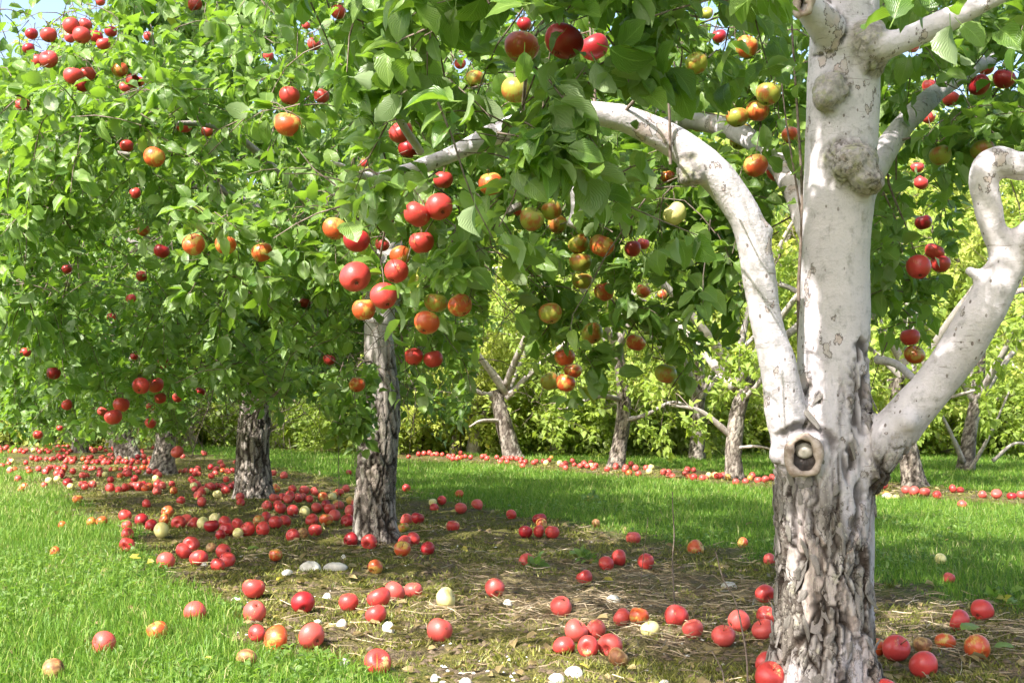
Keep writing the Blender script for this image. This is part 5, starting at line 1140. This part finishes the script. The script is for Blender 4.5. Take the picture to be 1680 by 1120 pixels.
for a in ((509,926,44,17,'large flat white stone on moss before the second trunk'), (549,926,36,9,'thin flat white stone right of the large white stone'), (472,939,20,6,'small flat white stone left of the large white stone'),
          (537,970,15,8,'small white stone behind the lone crimson apple'), (561,1022,18,10,'whitish stone below the group of five apples'), (637,1026,24,14,'pale rounded stone just under the group of five apples'), (521,1012,14,6,'flat little stone between crimson apple and bottom pair'),
          (713,1103,14,10,'white pebble-like stone right of the bottom stem-end apple'), (763,1110,20,12,'white stone at the bottom edge left of centre'), (912,1100,26,14,'white stone in front of the heap of six apples'), (942,1095,32,12,'broad white stone in front of the heap of six apples'),
          (565,1082,18,10,'white stone left of the bottom stem-end apple'), (1005,984,20,10,'pale stone on straw behind the trio of apples'), (1195,948,24,9,'flat pale stone near the thin dark stalk'), (1090,1114,20,8,'white stone at the bottom edge near the dark stalks'),
          (832,985,14,10,'small pale stone right below the lone red apple beside straw'), (335,924,12,6,'tiny white stone among the eight clustered apples'), (388,972,16,5,'thin flat stone behind the grass-edge pair'), (563,914,9,9,'tiny white stone in front of the second trunk'), (455,905,10,5,'little flat stone far left on the moss'), (1455,808,16,6,'white stone beside the line of windfalls under the right limb')):
    stone(*a)
def stalk(pts, r0, label, mat='twig'):
    x, y = gpt(*pts[-1]); base = np.array([x, y, float(hgt(x, y))]); q = np.array([P(a, b, y) for a, b in pts[:-1]]+[base-[0, 0, .01]])[::-1]
    tb = Tubes(); tb.add(q, np.linspace(r0, r0*.55, len(q)), 18, 5); o = tb.build('bare_stalk', M[mat], None, base); o.location = base; tag(o, label, 'stalk', 'bare stalks standing in the strip')
stalk([(1103,806),(1104,840),(1106,880),(1103,925),(1107,985)], .0034, 'tall grey-brown stalk standing before the right lawn', 'twig')
stalk([(1063,848),(1057,900),(1050,960),(1045,980)], .002, 'thin dark stalk leaning beside a red apple')
stalk([(1174,904),(1186,948),(1206,985),(1217,1030),(1225,1080),(1227,1135)], .0030, 'long dark bent stalk left of the white trunk foot')
stalk([(1168,1068),(1178,1085),(1186,1105),(1190,1140)], .0026, 'short dark stalk at the bottom edge left of the white trunk')
stalk([(554,690),(555,740),(556,790),(556,835)], .0035, 'slender stalk rising left of the second trunk')
stalk([(980,905),(981,930),(982,965)], .0018, 'thin straw-coloured stalk among apples on the straw', 'straw2') if 'straw2' in M else None
def weed(px, py, h, n, label, seed):
    x, y = gpt(px, py); base = np.array([x, y, float(hgt(x, y))]); lv, tb = Leaves(), Tubes()
    for i in range(n):
        u = unit(np.array([rng.normal(), rng.normal(), 1.2])); twig(lv, tb, base+rng.normal(size=3)*[.02, .02, 0], u, h*rng.uniform(.6, 1.1), .05, 3, .03, .0014)
    root = empty('weed', base); tag(root, label, 'weed', 'broad-leaved weeds on the orchard floor'); p, d, nn, L = lv.cat(); p[:, 2] = np.maximum(p[:, 2], base[2]+.01)
    mesh_leaves('leaves', p, lv.frames(d, nn), L, rng.random(len(p)), 'mid', M['leaf'], root, base); tb.build('stem', M['twig'], root, base)
weed(890, 925, .07, 4, 'low green weed on straw at centre', 1)
weed(972, 920, .06, 2, 'small weed leaf left of the paired red apples', 2)
weed(1655, 985, .08, 3, 'pale green weed in the grass at the right edge', 3)
weed(232, 935, .06, 2, 'small greyish weed at the left lawn edge', 4)
weed(970, 822, .05, 5, 'dark clump of leaves lying on the lane grass', 5)
# single leaves lying on the ground among the apples
for (px, py, yaw, s, lab) in ((1578,1050,.3,.075,'pale green leaf wedged between two apples right of the trunk'), (405,910,.1,.06,'green leaf lying beside the cluster of eight apples'), (195,862,-.4,.06,'yellow-green leaf by the three lined-up apples'), (1630,1068,-.6,.06,'dull green leaf right of the orange-yellow apple'), (935,918,.5,.06,'green leaf lying on straw near the lawn')):
    x, y = gpt(px, py); o = bpy.data.objects.new('fallen_leaf', leaf_mesh(3, 4, M['leaf'])); col.objects.link(o); o.location = (x, y, float(hgt(x, y))+.03); o.rotation_euler = (.35, .2, yaw-1.4); o.scale = (s,)*3; tag(o, lab, 'leaf', 'single leaves fallen on the ground')
print('scene done', len(bpy.data.objects), sum(len(m.polygons) for m in bpy.data.meshes))
